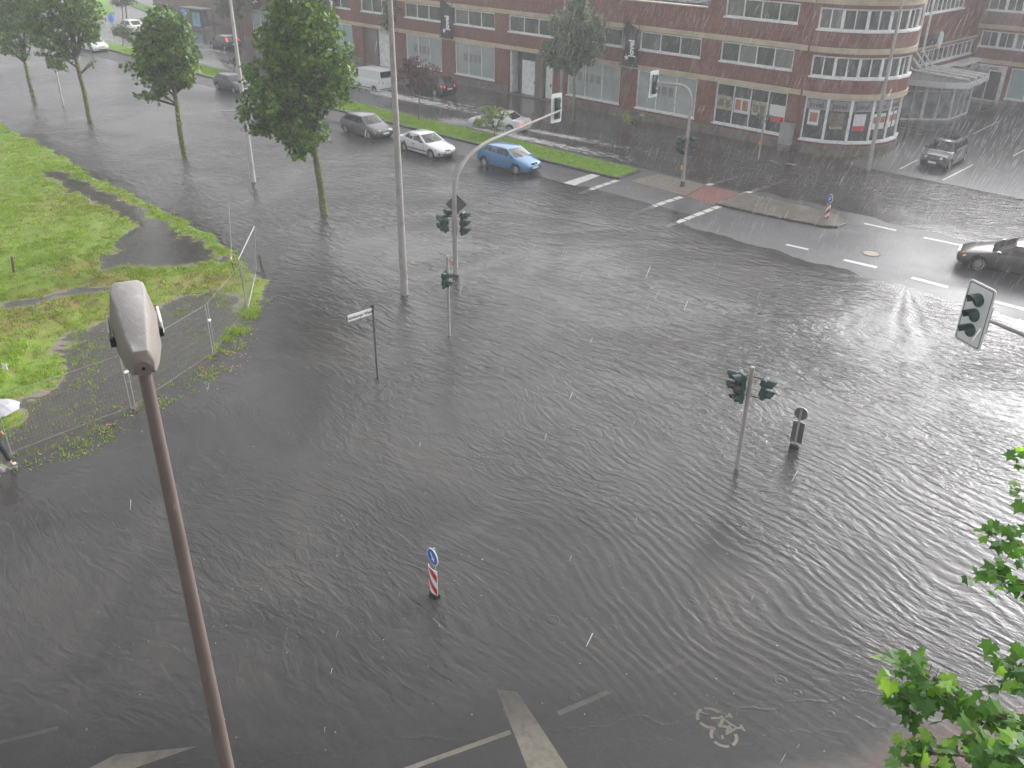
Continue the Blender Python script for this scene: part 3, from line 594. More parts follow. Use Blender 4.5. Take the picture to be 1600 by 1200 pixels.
for x0, x1, k, n in bays:
    ops.append((x0, x1, .85 if 'door' not in k else .12, 3.58)); ops.append((x0, x1, 5.0, 6.28))
ops.append((-35.0,-29.6,7.85,9.05))
XE = -28.6
m = MB(); wall_rows(m, WM, -98, XE, .6, 8.25, [o for o in ops if o[2] < 7])
wall_rows(m, WM, -36.4, XE, 8.25, 10.4, [(-35.0,-29.6,8.25,9.05)])
# opening of the top row reaches below 8.25: rebuild that stretch of wall
m2 = MB(); wall_rows(m2, WM, -98, -36.4, .6, 8.25, [o for o in ops if o[2] < 7 and o[0] < -36.4]); wall_rows(m2, WM, -36.4, XE, .6, 10.4, [o for o in ops if o[0] > -36.4])
m2.box(-36.4, 56.7, 8.25, -36.0, 74, 10.4)      # side of the higher block
wall = part(m2, 'wall', MT['brick'], B)
m = MB()
x = -98
pl = sorted([o for o in ops if o[2] == .12])
for o in pl: m.box(x, 56.22, -.3, o[0], 56.7, .6); x = o[1]
m.box(x, 56.22, -.3, XE, 56.7, .6)
for o in pl: m.box(o[0], 56.3, -.3, o[1], 57.6, .12)
part(m, 'plinth', MT['plinth'], B)
m = MB()
for z0, z1 in ((3.6,3.92), (6.33,6.66)): m.box(-98, 56.22, z0, XE, 56.299, z1)
m.box(-36.4, 56.22, 9.16, XE, 56.299, 9.48)
for z0, z1 in ((8.25,8.33),): m.box(-98, 56.2, z0, -36.45, 56.75, z1)
part(m, 'concrete_band', MT['band'], B)
m = MB(); m.box(-98, 56.75, 7.9, -36.42, 80, 8.12); m.box(-36.35, 56.7, 10.2, -27.9, 84, 10.35); part(m, 'roof', MT['roof'], B)
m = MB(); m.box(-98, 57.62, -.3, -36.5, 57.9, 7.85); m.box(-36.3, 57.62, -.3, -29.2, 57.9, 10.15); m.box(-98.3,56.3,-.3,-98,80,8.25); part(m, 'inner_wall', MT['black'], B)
# plant room and skylight on the flat roof
m = MB(); m.box(-62, 62, 8.12, -52, 68, 9.6); m.box(-47,60,8.12,-45.5,61.5,8.9); part(m, 'roof_housing', MT['greysheet'], B, bevel=.03)
m = MB()
for k in range(9): m.box(-46+k*1.1, 58.2, 8.12, -45.2+k*1.1, 60.2, 8.3)
part(m, 'roof_panel', MT['roof'], B)
MT['poster_a'] = mat('yellow grey poster', (.42,.4,.26), .4, 0, .5, 6, dirt=(.12,.13,.12)); MT['poster_r'] = mat('red orange poster', (.3,.05,.035), .4, 0, .5, 8, dirt=(.42,.3,.14)); MT['poster_w'] = mat('white poster', (.66,.66,.66), .4, 0, .1, 6); MT['poster_d'] = mat('dark picture', (.11,.11,.105), .4, 0, .8, 7, dirt=(.3,.28,.25)); MT['poster_b'] = mat('black poster', (.05,.045,.04), .4, 0, .8, 9, dirt=(.25,.2,.1))
def poster(M, x, z, w_, h_, matl, parent, name='poster', y=-.135): 
    m = MB(); m.box(x, y, z, x+w_, y+.01, z+h_, M=M); return m.build(name, matl, parent)
for x0, x1, k, n in bays:
    M = fr((x0-B.location.x, 0, 5.0), (1,0,0), (0,-1,0)); window(B, M, x1-x0, 1.28, n, MT['glassdark'])
    if 'door' not in k:
        M = fr((x0-B.location.x, 0, .85), (1,0,0), (0,-1,0)); g_ = {'dark': MT['glassdark'], 'milk': MT['glassmilk'], 'blue': MT['glassblue']}[k]
        wd = window(B, M, x1-x0, 2.73, n, g_)
        if k == 'milk':
            for q in range(4):
                poster(M, 1.0+q*.62, 1.25-.02*q, .42, .62, MT['poster_d'], wd, 'picture'); 
        if k == 'dark':
            for q in range(4):
                pw = (x1-x0)/4; xx = q*pw+.12
                if q in (0,2):
                    poster(M, xx, .95, pw-.2, .95, MT['poster_a'], wd)
                    for r_ in range(2): poster(M, xx+.12+r_*.55, 1.15, .4, .5, MT['poster_b'], wd, 'poster_picture', y=-.122)
                elif q == 1:
                    poster(M, xx, .9, pw-.2, 1.0, MT['poster_w'], wd)
                    for r_ in range(2): poster(M, xx+.1+r_*.55, 1.1, .42, .68, MT['poster_r'], wd, 'poster_picture', y=-.122)
                else:
                    poster(M, xx, .75, pw-.2, 1.1, MT['poster_w'], wd); poster(M, xx, .76, pw-.2, .35, MT['red'], wd, 'poster_strip', y=-.122)
window(B, fr((-35.0-B.location.x, 0, 7.85), (1,0,0), (0,-1,0)), 5.4, 1.2, 4, MT['glassdark'])
# loading doors between the shop windows
for x0, x1, k, n in bays:
    if k == 'door':
        m = MB(); m.box(x0, 57.3, .12, x1, 57.35, 3.58); part(m, 'recess_panel', MT['darkblue'], B)
        m = MB(); m.box(x0+2.85, 56.55, .12, x0+3.75, 57.29, 3.58); part(m, 'block_pier', MT['brickgrey'], B)
        m = MB(); m.box(x0+3.751, 56.75, 2.9, x1-.01, 57.29, 3.58); part(m, 'block_lintel', MT['brickgrey'], B); m = MB(); m.box(x1-.4, 56.75, .12, x1-.01, 57.29, 2.899); part(m, 'block_wall', MT['brickgrey'], B)
        for a_, b_ in ((1.15,2.8), (3.85,4.62)):
            m = MB(); m.box(x0+a_, 56.8, .14, x0+b_, 56.88, 2.85); d_ = part(m, 'door', MT['frame'], B); m = MB(); m.box(x0+b_-.2, 56.72, 1.1, x0+b_-.12, 56.79, 1.3); h_ = m.build('handle', MT['black'], d_)
        m = MB(); m.box(x0+.02, 56.5, .12, x0+.22, 57.28, 3.57); part(m, 'door_frame', MT['frame'], B)
    if k == 'door2':
        m = MB(); m.box(x0+.0, 56.6, .12, x0+1.9, 57.3, 3.58); part(m, 'block_wall', MT['brickgrey'], B); m = MB(); m.box(x0+3.95, 56.6, .12, x1, 57.3, 3.58); part(m, 'block_wall', MT['brickgrey'], B)
        m = MB(); m.box(x0+1.92, 56.75, .14, x0+3.93, 56.83, 3.5); d_ = part(m, 'door', MT['frame'], B); m = MB(); m.box(x0+3.6, 56.67, 1.1, x0+3.7, 56.74, 1.35); m.build('handle', MT['black'], d_)
# ---- round corner
TC = Vector((-28.3, 60.72)); RT = 4.42
def pol(r, deg, z): return (TC.x+r*math.cos(R(deg)), TC.y+r*math.sin(R(deg)), z)
def arc(m, r0, r1, a0, a1, z0, z1, n=None):
    n = n or max(1, int(abs(a1-a0)/4)); V = []
    for i in range(n+1):
        a = a0+(a1-a0)*i/n; V += [pol(r0,a,z0), pol(r1,a,z0), pol(r1,a,z1), pol(r0,a,z1)]
    F = [(4*i+j, 4*i+(j+1)%4, 4*i+4+(j+1)%4, 4*i+4+j) for i in range(n) for j in range(4)]+[(3,2,1,0), (4*n, 4*n+1, 4*n+2, 4*n+3)]
    m.add(V, F)
tb = [-89+19.6*i for i in range(7)]             # bay limits
m = MB(); arc(m, RT-.4, RT, -94, 95, 3.58, 4.84); arc(m, RT-.4, RT, -94, 95, 6.14, 7.65); arc(m, RT-.4, RT, -94, 95, 8.95, 10.6)
for za, zb in ((.6,3.58), (4.84,6.14), (7.65,8.95)): arc(m, RT-.4, RT, -94, tb[0], za, zb); arc(m, RT-.4, RT, tb[6], 95, za, zb)
arc(m, RT-.4, RT, -94, 95, .6, .85)
part(m, 'corner_wall', MT['brick'], B)
m = MB(); arc(m, .2, RT+.08, -94, 95, -.3, .599); part(m, 'corner_plinth', MT['plinth'], B)
m = MB(); 
for za, zb in ((3.6,3.92), (6.33,6.66), (9.16,9.48)): arc(m, RT+.002, RT+.09, -92, 95, za, zb)
part(m, 'corner_band', MT['band'], B)
m = MB(); arc(m, RT+.002, RT+.16, -92, 95, 9.5, 9.85); part(m, 'yellow_fascia', MT['yellow'], B)
m = MB(); arc(m, .1, RT-.6, -94, 95, .6, 10.4); part(m, 'corner_core', MT['black'], B)
m = MB(); arc(m, .1, RT-.41, -94, 95, 10.4, 10.5); part(m, 'corner_roof', MT['roof'], B)
for (z0, z1, npn) in ((.85,3.58,1), (4.84,6.14,2), (7.65,8.95,2)):
    for i in range(6):
        a = pol(RT, tb[i], z0); b_ = pol(RT, tb[i+1], z0); u_ = Vector(b_)-Vector(a); W = u_.length; nn = Vector((u_.y, -u_.x, 0)).normalized()
        M = fr((a[0]-B.location.x, a[1]-B.location.y, z0), u_, nn)
        wd = window(B, M, W, z1-z0, npn, MT['glassdark'], b=.1 if npn == 1 else .11, sill=True)
        if npn == 1:
            poster(M, .12, 1.95, W-.24, .62, MT['greysheet'], wd, 'sign_strip')
            tM = M @ plane_M((W/2, -.12, 2.2), (1,0,0), (0,0,1))
            text_obj('lettering', 'jovel', .48, M @ Matrix(((1,0,0,W/2),(0,0,1,-.115),(0,1,0,2.24),(0,0,0,1))) @ Matrix.Diagonal((1,1,-1,1)), MT['letterd'], wd, .003, bold=.012)
            st = MB(); sv = [(W/2-.5+ (.1 if k%2 == 0 else .04)*math.sin(k*math.pi/5), -.12, 2.5+(.1 if k%2 == 0 else .04)*math.cos(k*math.pi/5)) for k in range(10)]
            st.prism([M@Vector(v) for v in sv], (0,0,0.0)) if False else None
            vs = [M@Vector(v) for v in sv]; st.add(vs, [tuple(range(10))]); st.build('star', MT['letterd'], wd)
            if i in (0,): poster(M, .3, .95, .72, .98, MT['poster_w'], wd); poster(M, .42, 1.15, .5, .6, MT['poster_r'], wd, 'poster_picture', y=-.122)
            if i in (1,): poster(M, .3, .85, .8, 1.0, MT['poster_b'], wd); poster(M, .3, .82, .8, .16, MT['poster_a'], wd, 'poster_strip', y=-.122)
            if i in (2,): poster(M, .3, .75, .8, 1.05, MT['poster_w'], wd); poster(M, .3, .76, .8, .3, MT['red'], wd, 'poster_strip', y=-.122)
            if i in (3,4):
                for q in range(2): poster(M, .2+q*.6, .8, .45, 1.0, MT['poster_w'], wd); poster(M, .24+q*.6, 1.2, .37, .4, MT['poster_r'], wd, 'poster_picture', y=-.122)
# ---- hanging banners
def star(c, r, M):
    return [M@Vector((c[0]+(r if k%2 == 0 else r*.42)*math.sin(k*math.pi/5+.3), c[1]+(r if k%2 == 0 else r*.42)*math.cos(k*math.pi/5+.3), 0)) for k in range(10)]
def banner(x, label):
    r = empty('vertical_banner', (x, 56.15, 4.0), 0, label, 'banner', 'vertical name banners on the brick front')
    m = MB(); m.prism([(-.62,-.12,-.1), (.6,-.12,-.1), (.6,-.12,2.35), (-.45,-.12,2.85), (-.62,-.12,2.85)], (0,.1,0)); m.build('banner_cloth', MT['bannerm'], r)
    m = MB(); m.tube([(-.7,-.1,-.2),(-.7,-.1,3.0)], .035, 6); m.tube([(.68,-.1,-.2),(.68,-.1,2.75)], .035, 6); m.box(-.9,-.2,-.22,.7,.14,-.12); m.build('bracket', MT['bannerm'], r)
    M = plane_M((.12,-.124,1.05), (0,0,1), (-1,0,0)); text_obj('lettering', 'jovel', .72, M, MT['letter'], r, .004, bold=.03, sx=.86)
    m = MB(); m.add(star((-.68,.42), .24, plane_M((.12,-.126,1.05), (0,0,1), (-1,0,0))), [tuple(range(10))]); m.build('star', MT['letter'], r)
    return r
banner(-42.55, 'black vertical banner with white lettering between the two shop windows nearest the corner mast')
banner(-62.9, 'black vertical banner with white lettering above the dark red tree')
banner(-80.1, 'black vertical banner with white lettering at the top edge behind the leafy tree crown')
banner(-94.3, 'black vertical banner cut by the top edge behind the left pale lamp post')
# ---- wing with the entrance
Wg = empty('brick_wing', (-27.8,72,0), 0, 'brick side wing behind the glass entrance pavilion, with strip windows and an oval plaque', 'building')
WX = fr((-27.8,65.0,0), (0,1,0), (1,0,0)); m = MB(); wo_ = [(7.6,18.6,3.75,4.85), (2.5,14.6,7.5,9.6), (5.2,12.6,.1,2.9)]
m = MB()
for a_, b_, op_ in ((0,19.0,wo_),): wall_rows(m, WX, a_, b_, -.3, 12.5, op_)
part(m, 'wall', MT['brick'], Wg)
m = MB(); m.box(.0,.001,5.0,19,.06,5.15,M=WX); part(m, 'ochre_band', MT['band'], Wg); m = MB(); m.box(.0,.001,5.16,12,.04,5.95,M=WX); part(m, 'dark_fascia', MT['black'], Wg)
for a_, b_, za, zb, n_ in ((7.6,18.6,3.75,4.85,11), (2.5,14.6,7.5,9.6,14)):
    window(Wg, fr((0, 65.0+a_-72, za), (0,1,0), (1,0,0)), b_-a_, zb-za, n_, MT['glassdark'], trans=None)
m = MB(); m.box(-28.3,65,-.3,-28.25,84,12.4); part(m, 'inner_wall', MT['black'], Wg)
m = MB(); m.box(-60,84,12.3,-27.8,70,12.4) if False else m.box(-45,65.5,12.3,-28.2,84,12.45); part(m, 'roof', MT['roof'], Wg)
pq = atX(1470,62,-27.7); m = MB(); m.prism([(-27.79, pq.y+.45*math.cos(t*math.pi/8), pq.z+.62*math.sin(t*math.pi/8)) for t in range(16)], (.1,0,0)); part(m, 'oval_plaque', MT['white'], Wg)
m = MB(); m.box(-27.75, 76.5, 3.15, -26.9, 83.9, 3.4); part(m, 'white_canopy_edge', MT['frame'], Wg)
# ---- rear building with the exit door
C = empty('rear_building', (-18,84,0), 0, 'red brick building at the back of the yard with a white framed exit door', 'building')
CM = fr((-27.8,84,0), (1,0,0), (0,-1,0)); co = [(.25,3.05,.1,2.95), (3.4,7.6,.45,2.9), (8.3,13,.45,2.9)]; cw = []
for i in range(4): cw.append((.35+i*4.35,.35+i*4.35+4.1))
m = MB(); co += [(a_,b_,4.3,5.55) for a_, b_ in cw]+[(a_,b_,7.1,8.4) for a_, b_ in cw]
wall_rows(m, CM, 0, 18, .3, 12.5, [(a_,b_,max(c_,.3),d_) for a_,b_,c_,d_ in co]); part(m, 'wall', MT['brick'], C)
m = MB(); m.box(3.06,-.4,-.3,18,.05,.299,M=CM); m.box(0,-.4,-.3,.24,.05,.299,M=CM); part(m, 'plinth', MT['plinth'], C)
m = MB(); m.box(0,.001,3.05,18,.08,3.38,M=CM); m.box(0,.001,5.72,18,.08,6.05,M=CM); m.box(0,.001,8.5,18,.08,8.85,M=CM); part(m, 'concrete_band', MT['band'], C)
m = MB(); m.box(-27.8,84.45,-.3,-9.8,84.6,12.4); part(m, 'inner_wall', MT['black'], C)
for a_, b_ in cw:
    for za, h_ in ((4.3,1.25), (7.1,1.3)): window(C, fr((-27.8+a_+18, 0, za), (1,0,0), (0,-1,0)), b_-a_, h_, 6, MT['glassdark'], wide={2:.22, 4:.22})
for a_, b_ in ((3.4,7.6), (8.3,13)): window(C, fr((-27.8+a_+18, 0, .45), (1,0,0), (0,-1,0)), b_-a_, 2.45, 3, MT['glassblue'])
pm = MB(); pm.box(.25,-.35,.02,.5,.3,2.95,M=CM); pm.box(2.8,-.35,.02,3.05,.3,2.95,M=CM); pm.box(.5,-.35,2.5,2.8,.3,2.95,M=CM); part(pm, 'portal', MT['frame'], C)
pm = MB(); pm.box(.5,-.3,.02,2.8,-.22,2.5,M=CM); part(pm, 'exit_door', MT['glassdark'], C)
pm = MB(); pm.box(.52,-.21,.02,2.78,-.15,.16,M=CM); pm.box(1.6,-.21,.16,1.7,-.15,2.48,M=CM); pm.box(.52,-.21,.16,.62,-.15,2.48,M=CM); pm.box(2.68,-.21,.16,2.78,-.15,2.48,M=CM); part(pm, 'door_frame', MT['frame'], C)
child(text_obj('lettering', 'AUSGANG', .36, plane_M((-26.15,83.69,2.72), (1,0,0), (0,0,1)), MT['letterd'], C, .004, bold=.006))
# ---- glass entrance pavilion with its white steel beams
MT['canopy'] = mat('pale canopy sheet', (.55,.57,.58), .4, 0, .1, 1)
MT['glassent'] = glass('pale entrance glass', (.2,.235,.235), .06, .5, 1.2)
E_ = empty('entrance_pavilion', (-26,73,0), 0, 'glass entrance pavilion with a grey flat canopy and white steel beams beside the round corner', 'pavilion')
def gwall(a, b_, n, zt=2.9, door=False):
    a = Vector((*a,0)); b_ = Vector((*b_,0)); u_ = b_-a; W = u_.length; nn = Vector((u_.y,-u_.x,0)).normalized(); M = fr((a.x-E_.location.x, a.y-E_.location.y, .02), u_, nn)
    window(E_, M, W, zt, n, MT['glassent'], b=.14, mw=.12, sill=False, trans=2.15)
gwall((-27.75,71.0), (-26.45,72.15), 2); gwall((-26.45,72.15), (-24.9,73.8), 2); gwall((-24.9,73.8), (-24.9,77.6), 3)
m = MB(); RP = [(-27.78,68.7),(-24.35,69.7),(-23.1,70.9),(-23.5,75.9),(-24.2,78),(-27.78,78)]; m.prism([(x_,y_,2.95) for x_,y_ in RP], (0,0,.42)); part(m, 'canopy_roof', MT['canopy'], E_, bevel=.02)
m = MB(); m.prism([(x_*.985-.4,y_*.985+1.08,3.375) for x_,y_ in RP], (0,0,.02)); part(m, 'canopy_felt', MT['roof'], E_)
for k in range(7):
    m = MB(); y_ = 71.2+k*.72; m.box(-23.14-k*.055,y_,2.98,-23.05-k*.055,y_+.06,3.34); part(m, 'fascia_rib', MT['frame'], E_)
for (p0, p1, p2, up) in (((1414,90),(1426,109),(1515,125),False), ((1421,82),(1438,107),(1526,122),True), ((1431,80),(1448,105),(1536,119.5),True), ((1442,80),(1457,103),(1544,117),True)):
    q0 = atX(*p0, -27.45); q1 = at(*p1, 3.6); q2 = at(*p2, 3.5); m = MB(); pts = [q0, q1, q2]
    if up: pts = [(q0.x, q0.y, 12.3)]+pts
    else: pts = [(q0.x, q0.y, 9.0)]+pts
    m.tube(pts, .09, 8); part(m, 'steel_beam', MT['frame'], E_)
# low steel rail by the corner
r = empty('guard_rail', at(1408,190,.0), 0, 'bent tubular steel rail left of the entrance pavilion', 'rail')
m = MB(); m.tube([(-1.3,.9,0),(-1.3,.9,.85),(-1.1,.8,1.0),(.5,-.1,1.0),(.65,-.2,.85),(.65,-.2,0)], .035, 8); m.tube([(-1.3,.9,.5),(.65,-.2,.5)], .025, 8); m.build('rail_tube', MT['galv'], r, smooth=True)
# utility cabinet
r = empty('utility_cabinet', (-28.95,55.85,0), 0, 'grey utility cabinet on a concrete foot against the brick pier by the round corner', 'cabinet')
m = MB(); m.box(-.42,-.25,.42,.42,.22,1.72); m.build('cabinet_body', MT['galv'], r, bevel=.02); m = MB(); m.box(-.45,-.28,1.72,.45,.25,1.8); m.build('cabinet_top', MT['galv'], r, bevel=.015)
for s_ in (-1,1): m = MB(); m.box(.012 if s_ > 0 else -.4,-.275,.46,.4 if s_ > 0 else -.012,-.252,1.68); m.build('cabinet_door', MT['galv'], r)
m = MB(); m.box(-.4,-.24,-.3,.4,.2,.42); m.build('foot', MT['plinth'], r)
# far left: timber fence, brick pier and bus shelter
r = empty('timber_fence', (-104,61,0), 0, 'tall brown fence of upright boards beyond the end of the brick building', 'fence')
MT['board'] = mat('brown boards', (.16,.1,.075), .7, 0, .3, .6)
for i in range(40):
    m = MB(); x_ = -2-i*1.0; y_ = .25*i*.8; m.box(x_-.88,y_-.06-(i%2)*.04,-.3,x_,y_+.02,4.2+random.uniform(-.08,.08)); m.build('board', MT['board'], r)
m = MB(); m.box(-42,9.5,3.4,-2,9.6,3.5) if False else m.tube([(-2,.12,3.6),(-42,8.12,3.6)], .06, 4); m.build('rail', MT['board'], r)
r = empty('brick_pier', (-100.5,58.6,0), 0, 'square red brick pier where the timber fence meets the brick building', 'pier'); m = MB(); m.box(-1,-.6,-.3,1,.6,2.6); m.build('pier_shaft', MT['brick'], r); m = MB(); m.box(-1.1,-.7,2.6,1.1,.7,2.75); m.build('coping', MT['band'], r)
r = empty('bus_shelter', (-111.2,57.6,0), R(8), 'dark green bus shelter with a lit blue and green advert panel in the haze', 'bus shelter')
m = MB(); m.box(-2.3,-.8,2.35,2.3,.9,2.5); m.build('roof', MT['green'], r, bevel=.03)
MT['advert'] = mat('blue green advert print', (.12,.32,.5), .4, 0, .6, .9, dirt=(.2,.35,.28))
for x_, y_ in ((-2.2,-.7),(-2.2,.8),(2.2,.8),(2.2,-.7)): m = MB(); m.box(x_-.05,y_-.05,-.3,x_+.05,y_+.05,2.35); m.build('post', MT['green'], r)
for x_ in (-1.75,-.6,.55): m = MB(); m.box(x_-.4,.78,.3,x_+.65,.8,2.2); m.build('pane', MT['glassdark'], r)
m = MB(); m.box(.35,-.92,.35,2.15,-.76,2.2); c_ = m.build('advert_case', MT['green'], r); m = MB(); m.box(.48,-.94,.5,2.02,-.925,2.08); m.build('advert', MT['advert'], c_)
m = MB(); m.box(-1.8,.35,.42,.2,.7,.5); m.build('bench', MT['green'], r)
# ---------------------------------------------------------------- vehicles
def lerp(a, b, t): return a+(b-a)*t
def car(kind, loc, ang, label, paintm, cat='car', group=None, S=None, low=False, lit=False, brake=False, sunk=0.0, rear_lamps_only=False, roofm=None, steer=0):
    """front of the car along +x; every measure in metres"""
    base = dict(L=4.15, W=1.7, H=1.43, wb=2.6, fo=.82, zb=.2, hoodf=.68, hoodr=.92, belt=.93, beltr=.98, ws0=1.12, ws1=.35, rf1=-1.45, rr0=-1.9, tail=.95, bootf=None, wr=.58, rw=.31, nose=.12, tailz=.62, bulge=.1)
    base.update(S or {}); p = base; L, W = p['L'], p['W']; hw = W/2; xf = L/2; xr = -L/2; fx = xf-p['fo']; rx = fx-p['wb']
    root = empty(kind, (loc[0], loc[1], loc[2] if len(loc) > 2 else sunk), ang, label, cat, group)
    # lower body, lofted along its length: x, bottom z, shoulder z, centre-top z, half width
    st = [(xf, .34, .52, .55, hw*.62), (xf-.06, .26, .6, .64, hw*.8), (xf-.22, .2, p['hoodf'], p['hoodf']+.05, hw*.92), (xf-.55, .18, lerp(p['hoodf'],p['hoodr'],.35), lerp(p['hoodf'],p['hoodr'],.45)+.03, hw*.98),
          (lerp(xf-.55,p['ws0'],.5), .18, lerp(p['hoodf'],p['hoodr'],.65), lerp(p['hoodf'],p['hoodr'],.8)+.02, hw), (p['ws0'], .18, p['belt'], p['hoodr']+.04, hw), (.2, .18, lerp(p['belt'],p['beltr'],.3), lerp(p['belt'],p['beltr'],.3)+.03, hw), (-.8, .18, lerp(p['belt'],p['beltr'],.7), p['beltr']+.03, hw)]
    if p['bootf'] is not None: st += [(p['rr0']+.15, .18, p['beltr'], p['beltr']+.03, hw*.99), (p['bootf']-.0, .2, p['tail'], p['tail']+.03, hw*.96), (xr+.2, .22, p['tail']-.02, p['tail']+.01, hw*.93), (xr+.05, .28, p['tail']-.12, p['tail']-.1, hw*.86), (xr, .36, p['tailz'], p['tailz']+.04, hw*.78)]
    else: st += [(xr+.5, .2, p['beltr'], p['beltr']+.03, hw*.98), (xr+.2, .24, p['beltr']-.02, p['beltr']+.0, hw*.94), (xr+.05, .3, p['tail']-.1, p['tail']-.06, hw*.88), (xr, .38, p['tailz'], p['tailz']+.03, hw*.8)]
    V = []; F = []
    for x, zb, zs, zt, w_ in st:
        sec = [(0,zb), (w_*.8,zb), (w_*.95,zb+.06), (w_*.995,lerp(zb,zs,.3)), (w_*1.0,lerp(zb,zs,.58)), (w_*.975,lerp(zb,zs,.86)), (w_*.93,zs), (w_*.86,lerp(zs,zt,.35)+.01), (w_*.5,zt), (0,zt+.012)]
        full = sec+[(-y,z) for y, z in sec[-2:0:-1]]; V += [(x,y,z) for y, z in full]; ns = len(full)
    for i in range(len(st)-1):
        for k in range(ns): F.append((i*ns+k, i*ns+(k+1)%ns, (i+1)*ns+(k+1)%ns, (i+1)*ns+k))
    F += [tuple(range(ns)), tuple(range(len(st)*ns-1, (len(st)-1)*ns-1, -1))]
    m = MB(); m.add(V, F); me = m.mesh('tmp'); bm = bmesh.new(); bm.from_mesh(me); bmesh.ops.recalc_face_normals(bm, faces=bm.faces); bmesh.ops.subdivide_edges(bm, edges=[e for e in bm.edges if abs(e.verts[0].co.x-e.verts[1].co.x) > .5], cuts=2, use_grid_fill=True, smooth=.0); bm.to_mesh(me); bm.free()
    ob = bpy.data.objects.new('tmp', me); COL.objects.link(ob); ra = p['rw']+.065
    c = MB()
    for wx in (fx, rx):
        for sy in (-1,1):
            c.tube([(wx, sy*(hw-.24), p['rw']-.0), (wx, sy*(hw+.2), p['rw']-.0)], ra, 22)
            c.add([], [])
    cm = c.mesh('cut'); bm = bmesh.new(); bm.from_mesh(cm); bmesh.ops.recalc_face_normals(bm, faces=bm.faces); bm.to_mesh(cm); bm.free(); cu = bpy.data.objects.new('cut', cm); COL.objects.link(cu)
    md = ob.modifiers.new('b', 'BOOLEAN'); md.object = cu; md.operation = 'DIFFERENCE'; md.solver = 'EXACT'
    bme = bpy.data.meshes.new_from_object(ob.evaluated_get(bpy.context.evaluated_depsgraph_get()))
    bpy.data.objects.remove(ob); bpy.data.objects.remove(cu)
    for pg in bme.polygons:
        q = pg.center; dw = min(math.hypot(q.x-wx, q.z-p['rw']) for wx in (fx, rx)); pg.material_index = 1 if dw < ra+.004 and abs(q.y) < hw*.985 and abs(pg.normal.z) < 2 and q.z > .0 and (abs(pg.normal.y) < .2 or abs(q.y) < hw-.2) and dw < ra+.004 and abs(abs(q.y)-(hw-.24)) < .26 else 0
    body = bpy.data.objects.new('body', bme); COL.objects.link(body); body.parent = root; bme.materials.clear(); bme.materials.append(paintm); bme.materials.append(MT['black'])
    bme.polygons.foreach_set('use_smooth', [True]*len(bme.polygons)); bme.set_sharp_from_angle(angle=R(28))
    # underside skirt
    m = MB(); m.box(xr+.35, -hw*.86, .13, xf-.35, hw*.86, .2); m.build('underbody', MT['black'], root)
    # greenhouse
    wB = hw*.93; wR = hw*p['wr']/.58*.72; H = p['H']; zB = p['belt']-.02; zBr = p['beltr']-.02; x1, x2, x3, x4 = p['ws0'], p['ws1'], p['rf1'], p['rr0']; zr = H-.07
    def side(x, z):                            # half width of the side plane at height z
        return lerp(wB, wR, (z-.93)/(zr-.93))
    bul = p['bulge']
    def patch(xa, za, xb, zb_, va, vb, n, off, sgn):   # grid between a lower edge (xa,za) and an upper edge (xb,zb), across from -1..1
        V = []; nu = 8
        for j in range(n+1):
            v = va+(vb-va)*j/n; x = lerp(xa,xb,v); z = lerp(za,zb_,v)
            nx = (zb_-za); nz = (xa-xb)*sgn; ln = math.hypot(nx,nz); nx, nz = nx/ln*sgn, nz/ln
            for i in range(nu+1):
                t = -1+2*i/nu; hwz = side(x, z)*off[1]; y = t*hwz; bx = sgn*bul*(1-t*t*.9)*(1-v*.5) ; V.append((x+bx+nx*off[0], y, z+nz*off[0]))
        return V, [(j*(nu+1)+i, j*(nu+1)+i+1, (j+1)*(nu+1)+i+1, (j+1)*(nu+1)+i) for j in range(n) for i in range(nu)]
    g = MB()
    V, F = patch(x1, zB, x2, zr, 0, 1, 3, (0,1), 1); g.add(V, F); ftop = V[-9:]
    V2, F2 = patch(x4, zBr, x3, zr, 0, 1, 3, (0,1), -1); g.add(V2, F2); rtop = V2[-9:]
    nr = 8; RV = []
    for j in range(nr+1):
        t = j/nr; 
        for i in range(9):
            a = Vector(ftop[i]); b_ = Vector(rtop[i]); q = a.lerp(b_, t); u = -1+2*i/8; q.z += (H-zr)*(1-(2*t-1)**2*.85)*(1-u*u*.75)*1.0 if 0 < t < 1 else 0
            if 0 < t < 1: q.y *= 1+.03*(1-(2*t-1)**2)
            RV.append(q)
    g.add(RV, [(j*9+i, j*9+i+1, (j+1)*9+i+1, (j+1)*9+i) for j in range(nr) for i in range(8)])
    for sy in (-1,1):
        ei = 0 if sy < 0 else 8
        top = [RV[j*9+ei] for j in range(nr+1)]
        fe = [V[j*9+ei] for j in range(4)]; re = [V2[j*9+ei] for j in range(4)]
        low_ = [(lerp(x1,x4,t), sy*side(0,lerp(zB,zBr,t)), lerp(zB,zBr,t)) for t in (0,.2,.4,.6,.8,1)]
        g.add(low_+re[1:3]+[tuple(q) for q in top[::-1]]+fe[2:0:-1], [tuple(range(6+2+nr+1+2))])
    gh = g.build('roof', roofm or paintm, root, smooth=True)
    gm_ = MT['carglass']
    m = MB(); m.add(*patch(x1, zB, x2, zr, .06, .93, 4, (.012,.9), 1)); ws = m.build('windshield', gm_, root, smooth=True, fix=False)
    m = MB(); m.add(*patch(x4, zBr, x3, zr, p.get('rwlo',.12), .9, 4, (.012,.84), -1)); 
    if not p.get('noRear'): m.build('rear_window', gm_, root, smooth=True, fix=False)
    for sy in (-1,1):                          # wipers and side windows
        m = MB(); wy = -.1 if sy > 0 else .62; a = (lerp(x1,x2,.1)+bul*.9+.03, wy*wB, lerp(zB,zr,.1)+.03); b_ = (lerp(x1,x2,.55)+bul*.7+.03, (wy-.42)*wB*.95, lerp(zB,zr,.5)+.035); m.tube([a,b_], .012, 5); m.build('wiper', MT['black'], root)
